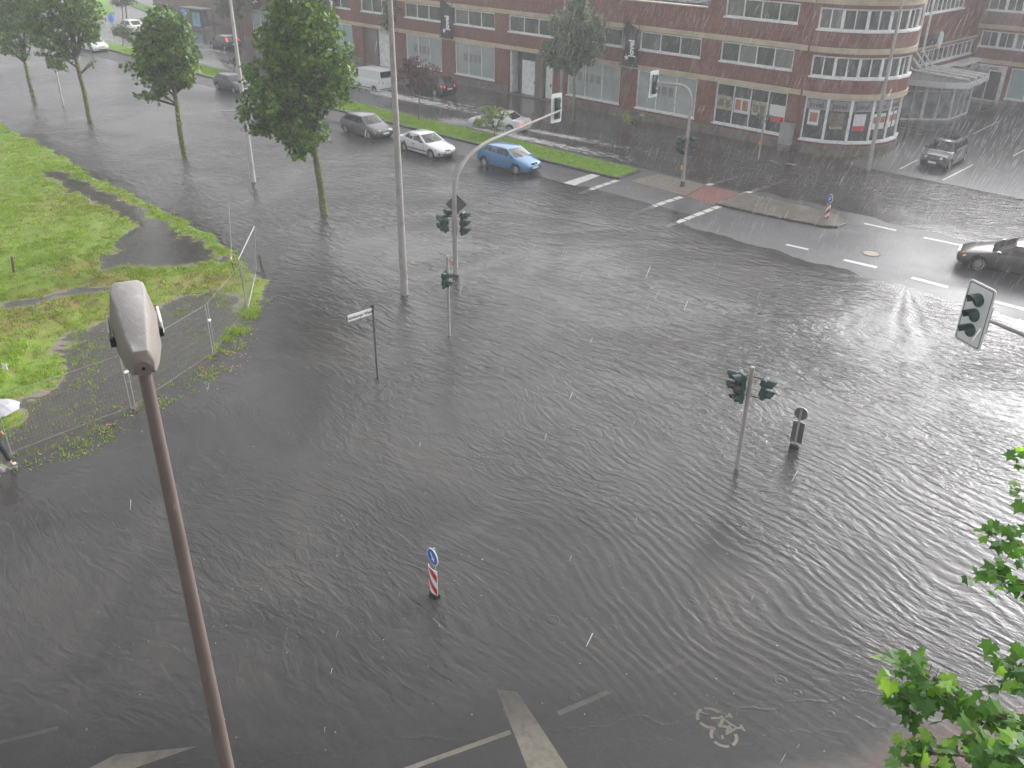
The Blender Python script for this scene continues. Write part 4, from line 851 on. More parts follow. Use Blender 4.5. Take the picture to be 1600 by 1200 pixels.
    def swin(poly, name, mt_):
        for sy in (-1,1):
            vs = [(x, sy*(side(x,z)+.012), z) for x, z in poly]; m = MB(); m.prism(vs, (0,-sy*.01,0)); m.build(name, mt_, root)
    zl, zu = .05, .09
    def belt(x): return lerp(zB,zBr,(x1-x)/(x1-x4))+zl
    def upf(z): return lerp(x1,x2,(z-zB)/(zr-zB))
    def upr(z): return lerp(x4,x3,(z-zBr)/(zr-zBr))
    zt = zr-.05; bp = p.get('bp', (x2+x3)/2+.05)
    fw = [(upf(zB+.1)-.2, belt(x1-.2)), (upf(zt)-.1, zt), (bp+.05, zt+.005), (bp+.05, belt(bp))]
    if not p.get('onlyfront'):
        if p.get('three'):                     # extra rear quarter pane
            cp = p['three']; swin([(bp-.05, belt(bp)), (bp-.05, zt+.005), (cp+.04, zt-.01), (cp+.04, belt(cp))], 'side_window', gm_)
            swin([(cp-.04, belt(cp)), (cp-.04, zt-.012), (upr(zt-.03)+.12, zt-.04), (upr(zBr+.14)+.16, belt(x4)+.08)], 'quarter_window', gm_)
        else: swin([(bp-.05, belt(bp)), (bp-.05, zt+.005), (upr(zt)+.14, zt-.02), (upr(zBr+.1)+.2, belt(x4)+.03)], 'side_window', gm_)
    swin(fw, 'side_window', gm_)
    # wheels
    for wx in (fx, rx):
        for sy in (-1,1):
            rt = p['rw']; m = MB(); n = 24; prof = [(.19,-.1),(rt*.7,-.1),(rt*.96,-.085),(rt,-.05),(rt,.05),(rt*.96,.085),(rt*.7,.1),(.19,.1)]
            Vw = [(r*math.cos(2*math.pi*k/n), y, r*math.sin(2*math.pi*k/n)) for k in range(n) for r, y in prof]; q = len(prof)
            m.add(Vw, [(k*q+j, k*q+(j+1)%q, ((k+1)%n)*q+(j+1)%q, ((k+1)%n)*q+j) for k in range(n) for j in range(q)])
            wh = m.build('wheel', MT['rubber'], root, smooth=True); wh.location = (wx, sy*(hw-.115), rt)
            if steer and wx == fx: wh.rotation_euler = (0,0,steer)
            m = MB(); m.tube([(0,sy*.075,0),(0,sy*.088,0)], rt*.2, 12)
            for k in range(p.get('spokes',7)):
                a = 2*math.pi*k/p.get('spokes',7); M = Matrix.Rotation(a, 4, 'Y'); m.box(.03, sy*.06-.012, -.03, rt*.68, sy*.06+.016, .03, M=M)
            Vr = [(r*math.cos(2*math.pi*k/n), sy*y, r*math.sin(2*math.pi*k/n)) for k in range(n) for r, y in ((rt*.62,.06),(rt*.62,.098),(rt*.72,.104),(rt*.72,.06))]
            m.add(Vr, [(4*k+j, 4*k+(j+1)%4, 4*((k+1)%n)+(j+1)%4, 4*((k+1)%n)+j) for k in range(n) for j in range(4)])
            m.tube([(0,sy*.0,0),(0,sy*.03,0)], rt*.64, 18, mi=1)
            m.build('rim', [MT['rim'], MT['black']], wh)
    # front details
    hz = p['hoodf']-.07
    for sy in (-1,1):
        m = MB(); y0, y1 = hw*.45, hw*.88; P4 = [(xf-.055,sy*y0,hz-.08), (xf-.2,sy*y1,hz-.06), (xf-.36,sy*(y1+.015),hz+.05), (xf-.15,sy*y0,hz+.065)]
        if p.get('slim'): P4 = [(xf-.1,sy*y0*1.15,hz-.05), (xf-.25,sy*y1,hz-.05), (xf-.62,sy*(y1+.05),hz+.1), (xf-.3,sy*y0*1.3,hz+.05)]
        m.prism([(a_+.03,b_*1.01,c_+.015) for a_,b_,c_ in P4], (-.1,-sy*.05,-.03)); m.build('headlight', MT['lamp_on'] if lit else MT['lamp_g'], root)
        if p.get('sidelamp'):
            m = MB(); m.prism([(xf-.2,sy*(y1-.1),hz-.05),(xf-.3,sy*(y1+.03),hz-.04),(xf-.42,sy*(y1+.05),hz+.05),(xf-.3,sy*(y1-.1),hz+.065)], (.04,sy*.02,.02)); m.build('indicator', MT['amber'] if p['sidelamp'] == 2 else MT['amber0'], root)
        # tail lamps
        if p.get('hightail'): P5 = [(xr+.02,sy*hw*.82,p['beltr']+.0),(xr+.16,sy*hw*.93,p['beltr']-.02),(x4+.36,sy*wR*1.1,H-.22),(x4+.16,sy*wR*.98,H-.2)]
        else: P5 = [(xr+.0,sy*hw*.58,p['tail']-.27),(xr+.14,sy*hw*.9,p['tail']-.26),(xr+.2,sy*hw*.93,p['tail']-.1),(xr+.05,sy*hw*.6,p['tail']-.1)]
        m = MB(); m.prism([(a_-.03,b_*1.01,c_) for a_,b_,c_ in P5], (.1,-sy*.03,0)); m.build('tail_lamp', MT['tail_on'] if brake else MT['tail'], root)
        # mirrors, handles
        m = MB(); m.box(x1-.42, sy*(hw*.95) if sy > 0 else sy*(hw*.95)-.17, zB+.04, x1-.25, sy*(hw*.95)+.17 if sy > 0 else sy*(hw*.95), zB+.17); m.build('mirror', p.get('mirror', paintm), root, bevel=.03, seg=2, smooth=True)
        for hx in ((bp+.18, bp-.85) if not p.get('onlyfront') and not p.get('two') else (bp+.18,)):
            m = MB(); m.box(hx-.09, sy*(hw+.0)-.02, p['belt']-.2, hx+.09, sy*(hw+.0)+.02, p['belt']-.16); m.build('door_handle', p.get('handle', paintm), root)
        for hx in ((x1-.12), bp, ) + ((lerp(rx, bp, .22),) if not p.get('two') else ()):   # shut lines
            m = MB(); m.box(hx-.006, sy*hw*1.0-.006, .28, hx+.006, sy*hw*1.0+.004, p['belt']-.07); m.build('shut_line', MT['black'], root)
        if p.get('rub'): m = MB(); m.box(rx+.42, sy*hw-.012, .4, fx-.42, sy*hw+.014, .46); m.build('rub_strip', p['rub'], root)
    gw = hw*p.get('gw',.4); gz = p.get('gz', hz-.02)
    m = MB(); m.box(xf-.12, -gw, gz-.07, xf-.02, gw, gz+.04); gr = m.build('grille', MT['black'], root, bevel=.02)
    if p.get('slats'):
        for k in range(3): m = MB(); m.box(xf-.03, -gw*.95, gz-.06+k*.04, xf-.004, gw*.95, gz-.045+k*.04); m.build('grille_slat', MT['chrome'], gr)
    if p.get('twin'):
        for sy in (-1,1):
            m = MB(); m.box(xf-.06, sy*.03 if sy > 0 else -.2, gz-.06, xf-.0, .2 if sy > 0 else -.03, gz+.05); m.build('grille_surround', MT['chrome'], gr, bevel=.015)
    if p.get('chromebar'): m = MB(); m.box(xf-.06,-gw,gz+.04,xf+.005,gw,gz+.065); m.build('chrome_bar', MT['chrome'], gr)
    m = MB(); m.tube([(xf-.03,0,gz-.01),(xf+.012,0,gz-.01)], .055, 14); m.build('emblem', MT['chrome'], root)
    m = MB(); m.box(xf-.1, -hw*.55, .3, xf+.004, hw*.55, .39); m.build('air_intake', MT['black'], root, bevel=.02)
    if p.get('bumper'):
        m = MB(); m.box(xf-.3, -hw*.93, .33, xf+.03, hw*.93, .5); m.build('bumper', p['bumper'], root, bevel=.07, seg=2, smooth=True)
        m = MB(); m.box(xr-.03, -hw*.9, .36, xr+.3, hw*.9, .55); m.build('bumper', p['bumper'], root, bevel=.07, seg=2, smooth=True)
    m = MB(); m.box(xf+.0, -.26, .4, xf+.045, .26, .51); pl_ = m.build('number_plate', MT['plate'], root); m = MB(); m.box(xf+.046,-.258,.402,xf+.049,-.215,.508); m.build('plate_band', MT['blue'], pl_)
    pz = p.get('platez', .62); m = MB(); m.box(xr-.045, -.26, pz, xr+.03, .26, pz+.11); m.build('number_plate', MT['plate'], root)
    return root
random.seed(9)
pt = {k: paint(k+' car paint', c, mt_) for k, c, mt_ in (('grey metallic', (.1,.098,.108), .4), ('silver white', (.6,.61,.63), .15), ('bright blue', (.035,.18,.37), .2), ('white', (.74,.75,.76), 0), ('black', (.022,.023,.027), .2), ('dark green', (.02,.045,.05), .3), ('dark blue', (.02,.025,.045), .2), ('bronze brown', (.07,.058,.054), .4), ('dark plum', (.035,.032,.04), .4), ('mid grey', (.2,.2,.21), .3))}
hatch = dict(L=4.2, W=1.76, H=1.48, wb=2.58, fo=.86, ws0=1.05, ws1=.3, rf1=-1.3, rr0=-1.85, belt=.92)
car('hatchback_car', (-51.6,38.3), R(1), 'grey hatchback with lit headlamps, rearmost of three cars queueing beside the grass median', pt['grey metallic'], S=dict(hatch, gw=.42, spokes=5), lit=True, sunk=-.06)
car('sedan_car', (-44.85,37.95), R(-1), 'silver white four door sedan with twin grille, between the grey and the blue hatchbacks', pt['silver white'], S=dict(L=4.43, W=1.7, H=1.39, wb=2.7, fo=.8, ws0=.92, ws1=.15, rf1=-1.0, rr0=-1.55, bootf=-1.62, tail=.95, beltr=.95, hoodf=.68, belt=.9, hoodr=.88, twin=True, gw=.3, sidelamp=1, bumper=MT['black'] if False else paint('dark bumper',(.09,.09,.1),.1), mirror=MT['black'], handle=MT['black'], rub=MT['black'], platez=.6), sunk=-.06)
car('hatchback_car', (-38.45,39.2), R(3), 'bright blue hatchback with high tail lamps, first in the queue by the median', pt['bright blue'], S=dict(L=4.17, W=1.7, H=1.45, wb=2.62, fo=.84, hightail=True, gw=.3, gz=.68, rub=pt['bright blue'], spokes=7, beltr=1.03, rr0=-1.88, rf1=-1.3), sunk=-.05)
car('hatchback_car', (-72.3,39.95), R(2), 'dark green hatchback with lit headlamps by the grass median, right of the round crowned tree', pt['dark green'], S=dict(L=3.95, W=1.65, H=1.42, wb=2.45, fo=.78, ws0=1.0, ws1=.3, rf1=-1.3, rr0=-1.75, mirror=MT['black'], rub=MT['black']), lit=True, sunk=-.06)
car('hatchback_car', (-62.5,39.4), R(1), 'white car mostly hidden behind the largest tree crown', pt['white'], S=dict(hatch), lit=True, sunk=-.06)
car('delivery_van', (-65.1,49.1), R(180+1), 'white panel van with black rear window driving away through foaming water', pt['white'], 'van', S=dict(L=4.8, W=1.9, H=1.95, wb=3.1, fo=.83, hoodf=.9, hoodr=1.15, belt=1.12, beltr=1.15, ws0=1.65, ws1=.85, rf1=-2.18, rr0=-2.3, tail=1.15, tailz=.8, wr=.7, onlyfront=True, two=True, bp=.55, rwlo=.25, rub=MT['black'], bumper=MT['black'], platez=.95, hoodfz=.8, bulge=.05), sunk=-.12)
car('suv_car', (-60.4,52.0), R(180), 'black estate car with lit red tail lamp, right behind the dark red tree', pt['black'], S=dict(L=4.6, W=1.83, H=1.62, wb=2.75, fo=.9, ws0=1.1, ws1=.35, rf1=-1.75, rr0=-2.15, beltr=1.05, tail=1.08, belt=1.0, hoodr=1.0, hoodf=.8, three=-1.2, rw=.34), brake=True, sunk=-.12)
car('coupe_car', (-46.7,46.55), R(196), 'white two door convertible coupe pushing a bow wave behind the small yellow green bush', pt['white'], S=dict(L=4.55, W=1.76, H=1.36, wb=2.68, fo=.88, ws0=.75, ws1=.0, rf1=-.85, rr0=-1.45, bootf=-1.6, tail=.93, beltr=.93, belt=.9, hoodr=.87, hoodf=.66, two=True, onlyfront=True, bp=-.75, platez=.55), sunk=-.12, brake=True)
car('hatchback_car', (-95.0,52.1), R(181), 'dark blue hatchback with lit brake lamp driving away near the bus shelter', pt['dark blue'], S=dict(hatch, hightail=True), brake=True, sunk=-.1)
car('sedan_car', (-102.2,40.7), R(3), 'white car with lit headlamps on the near carriageway behind the slender leaning tree', pt['white'], S=dict(hatch), lit=True, sunk=-.05)
car('hatchback_car', (-114.2,50.3), R(186), 'white hatchback seen from behind next to the round blue arrow sign', pt['white'], S=dict(hatch, H=1.55), sunk=-.08)
car('sedan_car', (-127.5,41.6), R(4), 'dark grey car with lit headlamps at the left edge behind the outermost tree', pt['mid grey'], S=dict(hatch), lit=True, sunk=-.05)
car('minivan_car', (-20.15,60.3), R(-88), 'dark plum compact minivan with panoramic roof parked in the yard between white bay lines', pt['dark plum'], S=dict(L=4.27, W=1.78, H=1.6, wb=2.78, fo=.8, ws0=1.3, ws1=.55, rf1=-1.55, rr0=-1.95, beltr=1.08, tail=1.08, belt=1.0, hoodr=1.02, hoodf=.8, slats=True, gw=.45, sidelamp=0, roofm=None), roofm=pt['silver white'] if False else None, sunk=.02)
th = R(193); cx = -12.6+2.5*math.cos(R(13)); cy = 42.6+2.5*math.sin(R(13))
sr = COL.objects['minivan_car']; m = MB(); m.box(-1.1,-.5,1.598,.1,.5,1.612); m.build('sunroof', MT['carglass'], sr)
car('luxury_sedan_car', (cx,cy), th, 'bronze brown low sedan with blinking amber indicator, cut by the right edge', pt['bronze brown'], S=dict(L=4.97, W=1.95, H=1.44, wb=2.96, fo=.93, ws0=1.15, ws1=.2, rf1=-.95, rr0=-1.95, bootf=-2.0, tail=1.0, beltr=1.0, belt=.93, hoodr=.93, hoodf=.68, slim=True, gw=.42, gz=.6, chromebar=True, rw=.35, sidelamp=2, spokes=9, bp=-.35), sunk=.02, steer=R(24))
# ---------------------------------------------------------------- signals, masts, signs
MT['darkgreen'] = mat('dark signal visor', (.012,.04,.035), .35, 0, .2, 4)
def signal_head(parent, loc, ang, n=3, lit=None, plate=False, s=1.0):
    """housing > round casing, visors, lenses; front faces local +x"""
    M = Matrix.Translation(loc) @ Matrix.Rotation(ang, 4, 'Z'); pitch = .3*s; r = .125*s
    m = MB(); m.box(-.09*s, -.15*s, -n*pitch/2, .03*s, .15*s, n*pitch/2, M=M); h = m.build('signal_head', MT['green'], parent, bevel=.025*s)
    for k in range(n):
        z = (n-1)*pitch/2-k*pitch
        m = MB(); m.tube([M@Vector((-.14*s,0,z)), M@Vector((.07*s,0,z))], [r*.8, r*1.04], 14); m.build('lamp_casing', MT['green'], h, smooth=True)
        m = MB(); m.tube([M@Vector((.071*s,0,z)), M@Vector((.08*s,0,z))], r*.86, 14); m.build('lens', MT['lens_r'] if lit == k else MT['lens'], h)
        # visor: tube open below, thick
        N = 13; V = []
        for j in range(N):
            a = R(-28+236*j/(N-1)); ca, sa = math.cos(a), math.sin(a); ext = .15+.09*max(0, sa)**.6
            for rr, xx in ((r*1.03,.05*s),(r*1.03,(.05+ext)*s),(r*.97,(.05+ext)*s),(r*.97,.05*s)): V.append(M@Vector((xx, rr*ca, z+rr*sa)))
        m = MB(); m.add(V, [(4*j+q, 4*j+(q+1)%4, 4*j+4+(q+1)%4, 4*j+4+q) for j in range(N-1) for q in range(4)]+[(0,1,2,3),(4*N-4,4*N-3,4*N-2,4*N-1)]); m.build('visor', MT['green'], h, smooth=True)
    if plate:
        W, Hh = .33*s, n*pitch/2+.16*s
        def rrect(w_, h_, rad, x): return [M@Vector((x, y, z)) for y, z in [(cx_*(w_-rad)+rad*math.cos(t), cz_*(h_-rad)+rad*math.sin(t)) for cx_, cz_, t0 in ((1,1,0),(-1,1,90),(-1,-1,180),(1,-1,270)) for t in (R(t0),R(t0+45),R(t0+90))]]
        d = M.to_3x3()@Vector((.02,0,0)); m = MB(); m.prism(rrect(W,Hh,.06*s,.032*s), d); pl_ = m.build('backplate', MT['white'], h)
        a = rrect(W-.035*s,Hh-.035*s,.045*s,.0535*s); b_ = rrect(W-.05*s,Hh-.05*s,.04*s,.0535*s); m = MB(); m.add(a+b_, [(i,(i+1)%12,12+(i+1)%12,12+i) for i in range(12)]); m.build('border_line', MT['black'], pl_)
    return h
def pole(parent, pts, rad, matl=None, name='pole', n=14): m = MB(); m.tube(pts, rad, n); return m.build(name, matl or MT['pole'], parent, smooth=True)
def loc_of(p): return (p[0], p[1], p[2])
def bend(p0, p1, p2, n=8): return [p0*(1-t)**2+p1*2*t*(1-t)+p2*t*t for t in [i/n for i in range(n+1)]]
# mast A: pole in the flood with a long arm over the carriageway
b = at(712,432); r = empty('mast_signal', b, 0, 'tall curved mast signal in the flood, diamond sign and green heads on its pole', 'traffic light', 'mast signals with arms')
eA = at(872,174,6.0)-b; c0 = Vector((0,0,4.3)); dirA = Vector((eA.x,eA.y,0)).normalized()
pts = [Vector((0,0,-.5)), Vector((0,0,2)), Vector((0,0,3.3))]+bend(Vector((0,0,3.6)), Vector((0,0,5.15)), dirA*2.3+Vector((0,0,5.5)))+[eA]
pole(r, pts, [.115,.11,.1]+[.095-.002*i for i in range(9)]+[.045])
m = MB(); m.tube([(0,0,-.4),(0,0,.12)], .14, 14); m.build('pole_collar', MT['iron'], r)
signal_head(r, eA+Vector((-.18,.12,.1)), R(180), 3, plate=True, s=1.08)
pole(r, [eA-dirA*.1, eA+dirA*.3+Vector((0,0,.02))], .04, name='arm_tip')
def offs(px, py, z): return at(px,py,z)-b
signal_head(r, Vector((.28,.26,2.42)), R(28), 3, s=1.12)
signal_head(r, Vector((-.42,-.3,2.4)), R(185), 2, s=1.1); signal_head(r, Vector((-.12,-.42,2.4)), R(-150), 2, s=1.0); signal_head(r, Vector((-.3,-.05,2.8)), R(170), 1, s=1.0)
m = MB(); m.tube([(-.5,-.3,2.75),(.0,0,2.75)], .02, 6); m.tube([(-.5,-.3,2.05),(.0,0,2.05)], .02, 6); m.tube([(.4,.25,2.7),(.0,0,2.7)], .02, 6); m.tube([(.4,.25,2.1),(.0,0,2.1)], .02, 6); m.build('bracket', MT['galv'], r)
m = MB(); M = Matrix.Translation((-.02,.13,3.22)) @ Matrix.Rotation(R(45), 4, 'Z'); m.prism([M@Vector((q*.46,0,z*.46)) for q, z in ((-1,0),(0,-1),(1,0),(0,1))], M.to_3x3()@Vector((0,.02,0))); m.build('diamond_sign', MT['signback'], r)
m = MB(); m.box(-.2,-.1,.5,-.1,.06,.74); m.build('push_button', MT['orange'], r, bevel=.02)
# mast B on the island
b = at(1066,291); r = empty('mast_signal', b, 0, 'grey curved mast signal on the tan paved island before the brick building', 'traffic light', 'mast signals with arms')
eB = at(1026,129,5.55)-b; dirB = Vector((eB.x,eB.y,0)).normalized()
pole(r, [Vector((0,0,-.3)), Vector((0,0,2)), Vector((0,0,4.3))]+bend(Vector((0,0,4.7)), Vector((0,0,5.6)), dirB*.9+Vector((0,0,5.6)))+[eB], [.1,.09,.08]+[.075]*9+[.05])
m = MB(); m.tube([(0,0,-.3),(0,0,.3)], .125, 12); m.build('pole_collar', MT['iron'], r)
signal_head(r, eB+Vector((-.15,.0,-.1)), R(180), 3, plate=True, s=1.2)
signal_head(r, Vector((-.3,-.12,2.4)), R(205), 3, s=1.05); signal_head(r, Vector((-.02,-.32,2.35)), R(-60), 3, s=1.05); signal_head(r, Vector((.3,.12,2.42)), R(10), 3, s=1.05)
m = MB(); m.box(-.18,-.12,.95,-.08,.05,1.2); m.build('push_button', MT['orange'], r, bevel=.02)
# mast C: stands outside the frame, arm and head reach in
hC = at(1526,492,6.0); aC = at(1600,515,6.15)-hC; dC = Vector((aC.x,aC.y,0)).normalized(); pC = hC+dC*5.6; pC.z = 0
r = empty('mast_signal', pC, 0, 'large signal head with white backplate on an arm at the right edge', 'traffic light', 'mast signals with arms')
H_ = hC-pC; pole(r, [Vector((0,0,-.3)), Vector((0,0,4.6))]+bend(Vector((0,0,5)), Vector((0,0,6.15)), -dC*1.3+Vector((0,0,6.15)))+[H_+dC*.25+Vector((0,0,.0))], [.1,.09]+[.08]*9+[.042])
signal_head(r, H_, math.atan2(-.88,-.48), 3, plate=True, s=1.28)
m = MB(); m.tube([H_+dC*.36+Vector((0,0,-.35)), H_+dC*.36+Vector((0,0,.35))], .02, 6); m.build('bracket', MT['galv'], r)
# post D, right foreground
b = at(1151,733); r = empty('post_signal', b, 0, 'grey post with three green signal heads, one lit red, standing in the flood at right', 'traffic light', 'short signal posts')
pole(r, [Vector((0,0,-.4)), Vector((0,0,3.36))], .06)
signal_head(r, Vector((-.42,.02,2.75)), R(192), 2, s=1.05); signal_head(r, Vector((-.17,-.22,2.72)), R(-118), 3, lit=0, s=1.0); signal_head(r, Vector((.36,.24,2.72)), R(12), 2, s=1.05)
m = MB(); m.tube([(-.4,0,3.02),(.4,.2,3.02)], .018, 6); m.tube([(-.4,0,2.42),(.4,.2,2.42)], .018, 6); m.build('bracket', MT['black'], r)
# post E in the middle, F by the corner building
b = at(702,525); r = empty('post_signal', b, 0, 'slim grey post with one two lamp head, in the flood before the curved mast', 'traffic light', 'short signal posts')
pole(r, [Vector((0,0,-.4)), Vector((0,0,3.2))], .055); signal_head(r, Vector((.02,-.13,2.3)), R(20), 2, s=1.0)
m = MB(); m.tube([(0,0,2.7),(-.05,-.12,2.6)], .02, 6); m.build('bracket', MT['green'], r)
b = at(1185,249); r = empty('post_signal', b, 0, 'thin grey post with small dark heads on the pavement before the poster filled shop window', 'traffic light', 'short signal posts')
pole(r, [Vector((0,0,-.3)), Vector((0,0,3.3))], .055); signal_head(r, Vector((-.2,-.12,2.6)), R(200), 2, s=.9); signal_head(r, Vector((.24,.02,2.6)), R(5), 2, s=.9); m = MB(); m.box(-.1,-.12,.95,.0,-.05,1.15); m.build('push_button', MT['orange'], r)
# island delineators
def delineator(px, py, ang, label, h0=.12, flip=False, scale=1.0, base=False):
    b = at(px,py); r = empty('keep_right_sign', b, ang, label, 'road sign', 'round arrow signs over striped marker boards')
    pole(r, [Vector((-.05,0,-.35)), Vector((-.05,0,1.4))], .03)
    m = MB(); n = 24; m.prism([(0,.22*math.cos(2*math.pi*k/n),1.17+.22*math.sin(2*math.pi*k/n)) for k in range(n)], (-.02,0,0)); dsk = m.build('sign_disc', [MT['white'],MT['signback']] if False else MT['white'], r)
    m = MB(); m.add([(.003,.2*math.cos(2*math.pi*k/n),1.17+.2*math.sin(2*math.pi*k/n)) for k in range(n)], [tuple(range(n))]); m.build('blue_face', MT['blue'], dsk)
    M = Matrix.Translation((.006,0,1.17)) @ Matrix.Rotation(R(-35 if not flip else 35), 4, 'X')
    m = MB(); m.add([M@Vector((0,y,z)) for y, z in ((-.025,.13),(.025,.13),(.025,-.03),(.08,-.02),(0,-.14),(-.08,-.02),(-.025,-.03))], [tuple(range(7))]); m.build('white_arrow', MT['white'], dsk)
    m = MB(); n = 24; m.prism([(-.022,.2*math.cos(2*math.pi*k/n),1.17+.2*math.sin(2*math.pi*k/n)) for k in range(n)], (-.004,0,0)); m.build('sign_back', MT['signback'], dsk)
    # curved marker board, red and white diagonal strips
    nb = 10; z0, z1 = .14, .86
    def cv(y): return .06*(1-(y/.2)**2)
    def quad(y0, y1, za, zb, dx): return [(cv(y0)+dx,y0,za),(cv(y1)+dx,y1,za),(cv(y1)+dx,y1,zb),(cv(y0)+dx,y0,zb)]
    m = MB(); pts_ = [(cv(-.18+.36*k/nb), -.18+.36*k/nb) for k in range(nb+1)]; m.prism([(x,y,z0) for x, y in pts_]+[(x-.015,y,z0) for x, y in pts_[::-1]], (0,0,z1-z0)); bd = m.build('marker_board', MT['white'], r)
    for st_ in (-.42,-.02,.38,.78):
        m = MB(); V = []; 
        for k in range(nb+1):
            y = -.18+.36*k/nb; off = (y+.18)*1.1*(-1 if flip else 1)+(.396 if flip else 0); a_ = min(max(z0+st_+off, z0), z1); c_ = min(max(z0+st_+off+.2, z0), z1); V += [(cv(y)+.003,y,a_),(cv(y)+.003,y,c_)]
        m.add(V, [(2*k,2*k+2,2*k+3,2*k+1) for k in range(nb)]); m.build('red_stripe', MT['red'], bd)
    m = MB(); m.prism([(x-.018,y,z0) for x, y in pts_]+[(x-.022,y,z0) for x, y in pts_[::-1]], (0,0,z1-z0)); m.build('board_back', MT['signback'], bd)
    m = MB(); m.box(-.11,-.14,-.35,.05,.14,.1); m.build('base_block', MT['black'], r, bevel=.02)
    return r
delineator(678,931, R(-98), 'blue arrow disc over a red and white striped board in the flooded foreground', flip=True)
delineator(1291,344, R(-120), 'blue arrow disc over a striped board on the tip of the paved island')
r = delineator(1242,698, R(98), 'dark back of an arrow disc and marker board right of the post signal')
# street name sign
b = at(590,592); r = empty('street_name_sign', b, 0, 'white street name sign on a slim dark post standing in the flood', 'street sign')
pole(r, [Vector((0,0,-.4)), Vector((0,0,2.68))], .04, MT['signback']); m = MB(); m.tube([(0,0,2.68),(0,0,2.76)], .055, 10); m.build('post_cap', MT['black'], r)
e0 = at(581,485,2.5)-b; e1 = at(546,497,2.38)-b; e0 = Vector((0,0,2.55)); best = None
for k in range(0, 360, 3):                      # blade direction whose far end shows where the photograph has it
    d = Vector((math.cos(R(k)), math.sin(R(k)), 0)); q = b+e0+d*.95-Vector((0,0,0)); v = q-Vector((0,0,CAMH)); x = 800+FPX*v.dot(_r2)/v.dot(_f); y = 600-FPX*v.dot(_u2)/v.dot(_f); er = (x-546)**2+(y-495)**2
    if best is None or er < best[0]: best = (er, d)
d = best[1]; nrm_ = d.cross(Z_); 
if (b+nrm_).dot(Vector((1,0,0))) < b.dot(Vector((1,0,0))) : nrm_ = -nrm_
m = MB(); q = d; M = Matrix(((d.x,nrm_.x,0,0),(d.y,nrm_.y,0,0),(0,0,1,2.55),(0,0,0,1))); m.box(.05,-.012,-.11,.98,.012,.11,M=M); bl = m.build('name_blade', MT['white'], r)
MT['darktext'] = mat('dark sign text', (.06,.06,.065), .5)
c_ = e0+d*.515; xd = d if d.cross(Z_).dot(nrm_) > 0 else -d
text_obj('lettering', 'Kaisekamps Weide', .14, plane_M(c_+nrm_*.0135+Vector((0,0,-.005)), xd, (0,0,1)), MT['darktext'], bl, .001, bold=.004)
# far blue arrow signs and a brown board
for px, py, ex, ey, lab in ((180,62,178,38,'small round blue arrow sign left of the white hatchback in the haze'), (292,52,289,32,'small round blue arrow sign beside the bus shelter in the haze')):
    b = at(px,py); r = empty('arrow_sign', b, R(-20), lab, 'road sign', 'hazy round blue arrow signs'); pole(r, [Vector((0,0,-.2)), Vector((0,0,2.5))], .04)
    M = Matrix.Rotation(R(-45), 4, 'Z'); m = MB(); m.prism([M@Vector((.48*math.cos(k*.3142), -.05, 2.3+.48*math.sin(k*.3142))) for k in range(20)], (0,.03,0)); dk = m.build('sign_disc', MT['blue'], r)
    m = MB(); m.add([M@Vector((x, -.06, 2.3+z)) for x, z in ((-.08,-.3),(.08,-.3),(.08,.05),(.2,.05),(0,.32),(-.2,.05),(-.08,.05))], [tuple(range(7))]); m.build('white_arrow', MT['white'], dk)
b = at(99,165); r = empty('notice_board', b, R(40), 'brownish board with a round cap on a pale post between the two left trees', 'sign'); pole(r, [Vector((0,0,-.3)), Vector((0,0,3.0))], .08, MT['lampl'])
MT['brownboard'] = mat('brown board', (.16,.1,.09), .5, 0, .2, 2); m = MB(); m.box(-.62,-.06,2.85,.62,.06,3.75); bb = m.build('board', MT['brownboard'], r, bevel=.03); m = MB(); m.box(-.55,-.075,2.92,.55,-.061,3.68); m.build('pale_panel', MT['greysheet'], bb)
# lamp posts
def lamp(px, py, h, rad, label, matl, group='tall street lamps', tilt=(0,0), arm=None):
    b = at(px,py); r = empty('street_lamp', b, 0, label, 'street lamp', group); top_ = Vector((tilt[0], tilt[1], h)); pole(r, [Vector((0,0,-.5)), Vector((0,0,1.2)), top_], [rad*1.25, rad*1.15, rad*.62], matl)
    m = MB(); m.box(rad*.9,-.05,.7,rad*1.3,.05,1.1); m.build('service_door', matl, r)
    if h < 15:
        a = arm or Vector((0,1,0)); M = Matrix.Translation(top_) @ a.to_track_quat('X','Z').to_matrix().to_4x4()
        m = MB(); V = []; 
        for x, w_, t_ in ((-.05,.07,.06),(.15,.13,.12),(.5,.17,.15),(.8,.14,.1),(.92,.05,.05)): V += [M@Vector((x,-w_,-.02)), M@Vector((x,w_,-.02)), M@Vector((x,w_*.8,t_)), M@Vector((x,-w_*.8,t_))]
        m.add(V, [(4*i+j, 4*i+(j+1)%4, 4*i+4+(j+1)%4, 4*i+4+j) for i in range(4) for j in range(4)]+[(3,2,1,0),(16,17,18,19)]); m.build('lamp_head', MT['galv'], r, smooth=True)
    return r
lamp(632,460, 12.4, .135, 'tall grey lamp post in the flood just left of the curved mast', MT['pole'])
lamp(396,284, 10.6, .125, 'tall pale lamp post in the flood behind the largest tree', MT['lampl'])
lamp(1356,266, 10.6, .11, 'dull grey lamp post in front of the round glazed corner', MT['pole'])
lamp(876,172, 10.4, .12, 'grey lamp post against the shop windows behind the street tree', MT['pole'])
lamp(571,88, 10.4, .1, 'thin grey lamp post before the brick building near the grey loading door', MT['pole']); lamp(394,62, 9.5, .12, 'hazy brown grey lamp post at the far end of the brick building', MT['pole'])
lamp(147,-10+22, 8, .12, 'hazy dark post by the far verge', MT['pole'])
